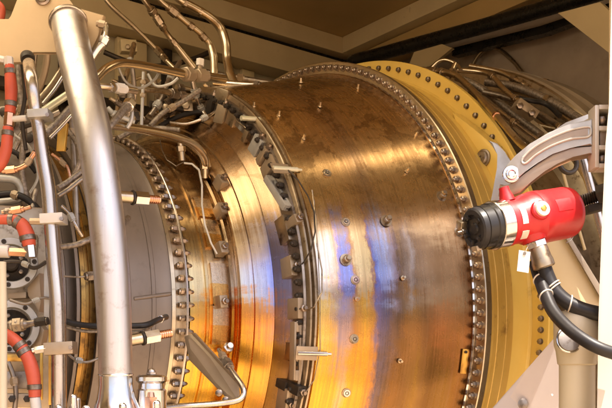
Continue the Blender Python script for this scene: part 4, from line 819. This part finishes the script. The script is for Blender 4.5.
for u, v, w_, hh, y_, m_, lb in ((166, 108, 12, 10, 1.6, 'dark', 'small dark block with a bolt above the front flange'), (186, 106, 10, 14, 1.64, 'bronze', 'bronze block with a bolt under the twin hex nuts'), (206, 116, 14, 9, 1.66, 'dull', 'dull block with a bolt on the case top'), (132, 118, 12, 9, 1.5, 'dark', 'dark block with a bolt behind the hooked tube'), (128, 47, 16, 12, 2.4, 'trim', 'mustard block with a bolt on the dim back wall')):
    k_ = y_/F; o = thing('junction_block', lb, 'block', W(u, v+hh/2, y_), 'blocks behind the engine case'); h = MB(); h.box(W(u, v, y_), (1, .4, .1), (-.4, 1, 0), (-.1, 0, 1), (w_*k_, .03, hh*k_), .002); h.build('body', M[m_], o)
    h = MB(); q = W(u, v, y_-.018); h.hexa(q+V((0, .006, 0)), q-V((0, .006, 0)), .007); h.build('block_bolt', M['plate'], o)
# left background: machinery wall behind the hoses
mw = thing('accessory_panel', 'dim brown accessory panel with holes behind the upper orange hoses', 'panel', W(30, 260, 1.42))
h = MB(); h.prism([W(u, v, 1.40) for u, v in ((-20, 108), (22, 104), (34, 120), (34, 150), (20, 156), (-20, 158))], V((.01, .02, 0)), .002); h.build('panel', M['dull'], mw)
for u, v in ((22, 137), (29, 138), (4, 112)):
    h = MB(); h.lathe([(0, .008), (.002, .0075), (.003, .005)], W(u, v, 1.399), (0, -1, 0), 16); h.build('panel_bolt', M['dark'], mw)
h = MB(); h.box(W(20, 190, 1.44), (1, .3, 0), (-.3, 1, 0), Z, (.14, .05, .11), .004); h.build('housing', M['duct'], mw)
h = MB(); h.tube(path([(-10, 178, 1.3), (14, 180, 1.3), (22, 190, 1.3), (16, 200, 1.3), (-10, 202, 1.3)]), .006, 12); tag(h.build('loop_pipe', M['cast']), 'grey looped pipe behind the straight orange-nut tube', 'pipe')

for lb, pts, w_, m_, cl in (
    ('dull hose dropping behind the straight orange hose at the left edge', [(18, 58, 1.3), (20, 90, 1.3), (24, 130, 1.3), (22, 170, 1.3), (30, 210, 1.3)], 6, 'braid', [(1.5, 6, 9)]),
    ('thin dark hose just right of the straight orange hose', [(22, 62, 1.26), (25, 95, 1.26), (22, 118, 1.26), (26, 150, 1.26)], 4, 'dark', []),
    ('thick dark hose curving level behind the orange elbow hose', [(-6, 196, 1.27), (12, 194, 1.27), (28, 200, 1.27), (42, 214, 1.27)], 7, 'rubber', [(1.2, 5, 10)]),
    ('bronze tube running level under the orange elbow hose', [(-6, 236, 1.24), (10, 238, 1.24), (24, 240, 1.24), (44, 238, 1.25)], 4, 'bronze', [(1.5, 6, 7)]),
    ('dark hose with a nut passing behind the top clamp block', [(20, 128, 1.28), (36, 124, 1.28), (52, 132, 1.28), (66, 150, 1.28)], 5, 'dark', [(1.6, 6, 8)]),
    ('braided hose hanging in an arc beside the yellow strap', [(66, 128, 1.27), (76, 142, 1.27), (80, 160, 1.27), (72, 178, 1.27), (58, 190, 1.27)], 5, 'braid', []),
    ('dull tube standing between the strap and the thick pipe', [(71, 106, 1.3), (73, 140, 1.3), (75, 180, 1.3), (77, 230, 1.3)], 6, 'dull', [(.8, 6, 9)]),
    ('thin copper tube bending behind the yellow strap', [(52, 154, 1.25), (60, 160, 1.25), (68, 168, 1.25), (72, 190, 1.25)], 3, 'copper', [(1.4, 5, 6)]),
    ('small dark hose crossing the accessory panel', [(-4, 142, 1.34), (10, 150, 1.34), (24, 158, 1.34), (36, 172, 1.34)], 5, 'rubber', []),
    ('dull tube with a union near the lowest orange hose', [(8, 362, 1.14), (14, 378, 1.14), (16, 395, 1.14), (14, 415, 1.14)], 5, 'dull', [(1.2, 6, 9)])):
    pipe('service_line', lb, 'hose', pts, w_, M[m_], None, cl, 'small lines behind the orange hoses', collar_m=M['plate'])
for lb, pts, w_, m_, cl in (
    ('dull hose rising from the case top past the pale rod to the twin nuts', [(150, 126, 1.5), (164, 112, 1.52), (182, 102, 1.54), (200, 90, 1.56)], 5, 'braid', [(1.4, 6, 8)]),
    ('dark hose draped over the case top towards the first bracket', [(160, 126, 1.6), (180, 116, 1.62), (204, 112, 1.64), (224, 120, 1.62)], 5, 'rubber', []),
    ('steel tube dropping steeply beside the pale rod', [(132, 66, 1.45), (134, 90, 1.46), (130, 112, 1.47), (120, 124, 1.48)], 5, 'dull', [(1.3, 6, 8)]),
    ('thin gold tube wandering left of the brown nut tube', [(112, 80, 1.6), (128, 84, 1.62), (140, 78, 1.64), (152, 84, 1.66), (160, 80, 1.68)], 3, 'brass', [(2.4, 5, 6)]),
    ('grey cable looping under the crossover tube', [(148, 74, 1.5), (156, 86, 1.5), (170, 84, 1.5), (178, 78, 1.5)], 3, 'cast', []),
    ('bronze tube with two nuts level above the case top', [(172, 106, 1.62), (190, 103, 1.64), (210, 100, 1.66), (232, 104, 1.66)], 5, 'bronze', [(.7, 6, 9), (2.2, 6, 9)]),
    ('dull tube behind the horizontal tube pair', [(206, 72, 1.95), (226, 76, 1.95), (250, 80, 1.95), (274, 84, 1.95)], 6, 'dull', [(1.6, 6, 9)]),
    ('dark hose sagging along the back wall behind the gold tubes', [(104, 52, 2.3), (130, 62, 2.32), (160, 66, 2.36), (190, 60, 2.4), (214, 50, 2.45)], 5, 'dark', [])):
    pipe('overhead_line', lb, 'tube', pts, w_, M[m_], None, cl, 'lines above the case top', collar_m=M['plate'])
for lb, pts, w_, m_, cl in (
    ('thick grey hose following the collector ring to the arm bracket', [(486, 82, 1.98), (512, 86, 1.94), (540, 96, 1.88), (566, 110, 1.82), (590, 126, 1.76)], 8, 'braid', [(2.3, 5, 11)]),
    ('grey hose below the thick grey hose along the collector ring', [(484, 92, 1.94), (508, 98, 1.9), (534, 110, 1.84), (556, 124, 1.78), (574, 138, 1.72)], 6, 'dull', [(1.5, 6, 9), (3.2, 5, 8)]),
    ('steel tube running straight between the hoses to the arm', [(476, 96, 1.86), (500, 112, 1.8), (524, 130, 1.74), (540, 142, 1.7)], 5, 'steel', [(1.6, 5, 9)]),
    ('thin pale tube uppermost on the collector ring', [(500, 70, 2.1), (530, 76, 2.06), (562, 88, 2.0), (590, 104, 1.95), (612, 118, 1.9)], 4, 'cast', [(1.5, 5, 7)]),
    ('dark hose crossing the others under the knurled nut', [(498, 84, 1.88), (514, 96, 1.86), (528, 100, 1.84), (546, 104, 1.84), (560, 116, 1.8)], 5, 'rubber', [])):
    pipe('hose_run', lb, 'hose', pts, w_, M[m_], None, cl, 'hoses beside the collector ring', collar_m=M['bronze'])
for lb, pts, w_, m_, cl in (
    ('dull tube rising from the accessory panel behind the top clamp block', [(14, 150, 1.36), (24, 132, 1.36), (40, 122, 1.36), (60, 112, 1.36)], 6, 'dull', [(1.3, 6, 9)]),
    ('grey cable drooping from the accessory panel to the looped pipe', [(4, 116, 1.33), (14, 134, 1.33), (30, 148, 1.33), (38, 176, 1.33), (28, 196, 1.33)], 3, 'cast', []),
    ('braided line standing behind the orange elbow hose', [(34, 262, 1.22), (36, 240, 1.24), (32, 215, 1.26), (36, 190, 1.28)], 5, 'braid', [(1.5, 6, 8)]),
    ('dark line slanting below the orange elbow hose to the round flange', [(4, 262, 1.17), (20, 262, 1.17), (34, 268, 1.17), (46, 262, 1.18)], 4, 'dark', [(1.4, 5, 7)]),
    ('dull line between the two round flanges and the pale rib', [(10, 300, 1.16), (26, 304, 1.16), (42, 298, 1.17), (56, 300, 1.18)], 3, 'dull', [(1.6, 5, 6)]),
    ('steel line with a nut beside the middle clamp block', [(62, 206, 1.2), (70, 214, 1.2), (76, 226, 1.2), (82, 236, 1.21)], 4, 'steel', [(1.3, 6, 8)]),
    ('thin line curving from the bottom clamp block behind the thick pipe', [(66, 352, 1.14), (76, 360, 1.15), (88, 362, 1.16), (104, 356, 1.18)], 3, 'dull', [(1.2, 5, 7)])):
    pipe('control_line', lb, 'line', pts, w_, M[m_], None, cl, 'control lines at the left', collar_m=M['cast'])
for lb, pts, w_, m_, cl in (
    ('steel tube climbing behind the thin pale rod to the ceiling', [(116, 122, 1.62), (120, 96, 1.66), (128, 70, 1.7), (134, 44, 1.76)], 5, 'steel', [(1.4, 7, 9), (2.3, 6, 8)]),
    ('dull tube slanting up left of the twin hex nuts', [(150, 116, 1.56), (162, 98, 1.58), (168, 82, 1.6), (180, 62, 1.66)], 5, 'dull', [(.6, 6, 9), (2.2, 6, 8)]),
    ('pale cable hanging from the crossover tube in a shallow loop', [(118, 66, 1.27), (126, 82, 1.3), (140, 88, 1.34), (154, 80, 1.37), (160, 70, 1.4)], 2.5, 'cast', []),
    ('grey hose lying along the top of the front flange', [(118, 138, 1.5), (136, 130, 1.52), (158, 128, 1.54), (180, 130, 1.54)], 5, 'braid', [(1.5, 6, 8)]),
    ('dull tube descending behind the hex nuts to the dull block', [(192, 80, 1.6), (196, 96, 1.62), (202, 110, 1.64), (212, 122, 1.62)], 5, 'steel', [(.8, 6, 9), (1.9, 5, 8)]),
    ('dark line level beneath the short tube pair', [(200, 98, 1.7), (222, 100, 1.7), (244, 102, 1.68), (262, 104, 1.66)], 4, 'rubber', [(1.4, 5, 7)]),
    ('thin steel line bridging the case top and the slanted bracket', [(170, 122, 1.6), (186, 124, 1.6), (204, 118, 1.6), (216, 110, 1.62), (224, 96, 1.64)], 3, 'steel', [(2.0, 5, 7)]),
    ('short grey stub with a nut left of the hooked tube root', [(108, 108, 1.34), (114, 114, 1.34), (124, 118, 1.35), (134, 122, 1.36)], 5, 'cast', [(1.2, 6, 8)])):
    pipe('instrument_line', lb, 'line', pts, w_, M[m_], None, cl, 'instrument lines above the case', collar_m=M['cast'])
h = thing('line_clamp', 'small square bracket with two bolts holding the tubes beside the collector ring', 'clamp', W(526, 118, 1.74)); m_ = MB(); m_.box(W(525, 110, 1.75), (1, .2, -.6), (-.2, 1, 0), (.6, 0, 1), (.05, .03, .018), .002); m_.build('clamp_body', M['plate'], h)
for u, v in ((519, 107), (531, 114)):
    m_ = MB(); q = W(u, v, 1.735); m_.hexa(q, q+V((0, -.012, 0)), .007); m_.build('clamp_bolt', M['bolt'], h)
h = MB(); h.tube(path([(-6, 0, 1.26), (1, 6, 1.26), (2.5, 13, 1.26), (0, 24, 1.26)]), .0045, 16); tag(h.build('orange_cable', M['orange']), 'short piece of orange cable at the very top left edge beside the beige plate', 'cable')
tag(slab('door_panel', .12, SE+.05, AF, AF+.05, ZF+.13, .498, M['trim']), 'unseen mustard door panel to the right of the cream door post', 'door')  # unseen panel shaped to dim the drum's reflections yet light the duct
# lintel over the door, jamb sides, outside ground
tag(slab('door_lintel', SL, SE+.05, AF, AF+.06, .50, ZC-.002, M['trim']), 'mustard door lintel above the open side of the enclosure', 'lintel')
tag(slab('door_sill', SL, SE+.05, AF+.10, AF+.16, ZF-.05, ZF+.12, M['trim']), 'mustard door sill along the open side of the enclosure', 'sill')
h = MB(); h.box(V((0, 0, -1.35)), (1, 0, 0), (0, 1, 0), Z, (400, 400, .1)); tag(h.build('ground', M['concrete'], None, (0, 0, -1.35)), kind='structure')

# ------------------------------------------------------------------ light, camera
wld = bpy.data.worlds.new('World'); SC.world = wld; wld.use_nodes = True; nt = wld.node_tree
sky = nt.nodes.new('ShaderNodeTexSky'); sky.sky_type = 'NISHITA'; sky.sun_disc = False
SUN_EL, SUN_AZ = radians(66), radians(140)             # azimuth clockwise from +Y
sky.air_density = .6; sky.dust_density = 5; sky.ozone_density = 0; sky.sun_elevation = SUN_EL; sky.sun_rotation = SUN_AZ
bg = nt.nodes['Background']; bg.inputs[1].default_value = .14; nt.links.new(sky.outputs[0], bg.inputs[0])
sl = bpy.data.lights.new('sun', 'SUN'); sl.energy = 4; sl.angle = radians(.5); sl.color = (1, .92, .80)
so = bpy.data.objects.new('sun', sl); COL.objects.link(so)
sdv = V((sin(SUN_AZ)*cos(SUN_EL), cos(SUN_AZ)*cos(SUN_EL), sin(SUN_EL)))
so.rotation_euler = sdv.to_track_quat('Z', 'Y').to_euler(); so.location = sdv*6
def area(name, loc, tgt, sx, sy, power, colr):
    l = bpy.data.lights.new(name, 'AREA'); l.shape = 'RECTANGLE'; l.size = sx; l.size_y = sy; l.energy = power; l.color = colr
    o = bpy.data.objects.new(name, l); COL.objects.link(o); o.location = loc
    o.rotation_euler = (V(loc)-V(tgt)).to_track_quat('Z', 'Y').to_euler(); return o
def unseen_light(s0, s1, a, z, tgt, wdt, power, colr):
    c = E((s0+s1)/2, a, z); o = area('unseen_ceiling_light', c, tgt, s1-s0, wdt, power, colr)
    zz = (c-V(tgt)).normalized(); x = (D-zz*D.dot(zz)).normalized(); y = zz.cross(x)
    o.rotation_euler = Matrix((x, y, zz)).transposed().to_euler()
unseen_light(-.05, .45, .70, ZC-.05, E(.1, .2, .2), .010, .24, (1, .74, .42))  # unseen strip placed to give the drum its thin warm streak
unseen_light(-1.8, -.5, .25, ZC-.04, E(-1.0, .1, .2), .90, 6.5, (1, .84, .58))  # unseen wide fill, added to warm and brighten the upper left
cam = bpy.data.cameras.new('camera'); co = bpy.data.objects.new('camera', cam); COL.objects.link(co)
co.location = (0, 0, 0); co.rotation_euler = (pi/2, 0, 0); cam.sensor_width = 36; cam.lens = 36*F/612
cam.shift_y = (V0-204)/612; cam.clip_start = .05; cam.clip_end = 800
SC.camera = co
SC.view_settings.view_transform = 'Standard'; SC.view_settings.look = 'None'; SC.view_settings.gamma = 1; SC.view_settings.exposure = 1.65
cy = SC.cycles; cy.use_denoising = True; cy.max_bounces = 10; cy.diffuse_bounces = 5; cy.glossy_bounces = 6; cy.sample_clamp_indirect = 6; cy.caustics_reflective = False; cy.caustics_refractive = False
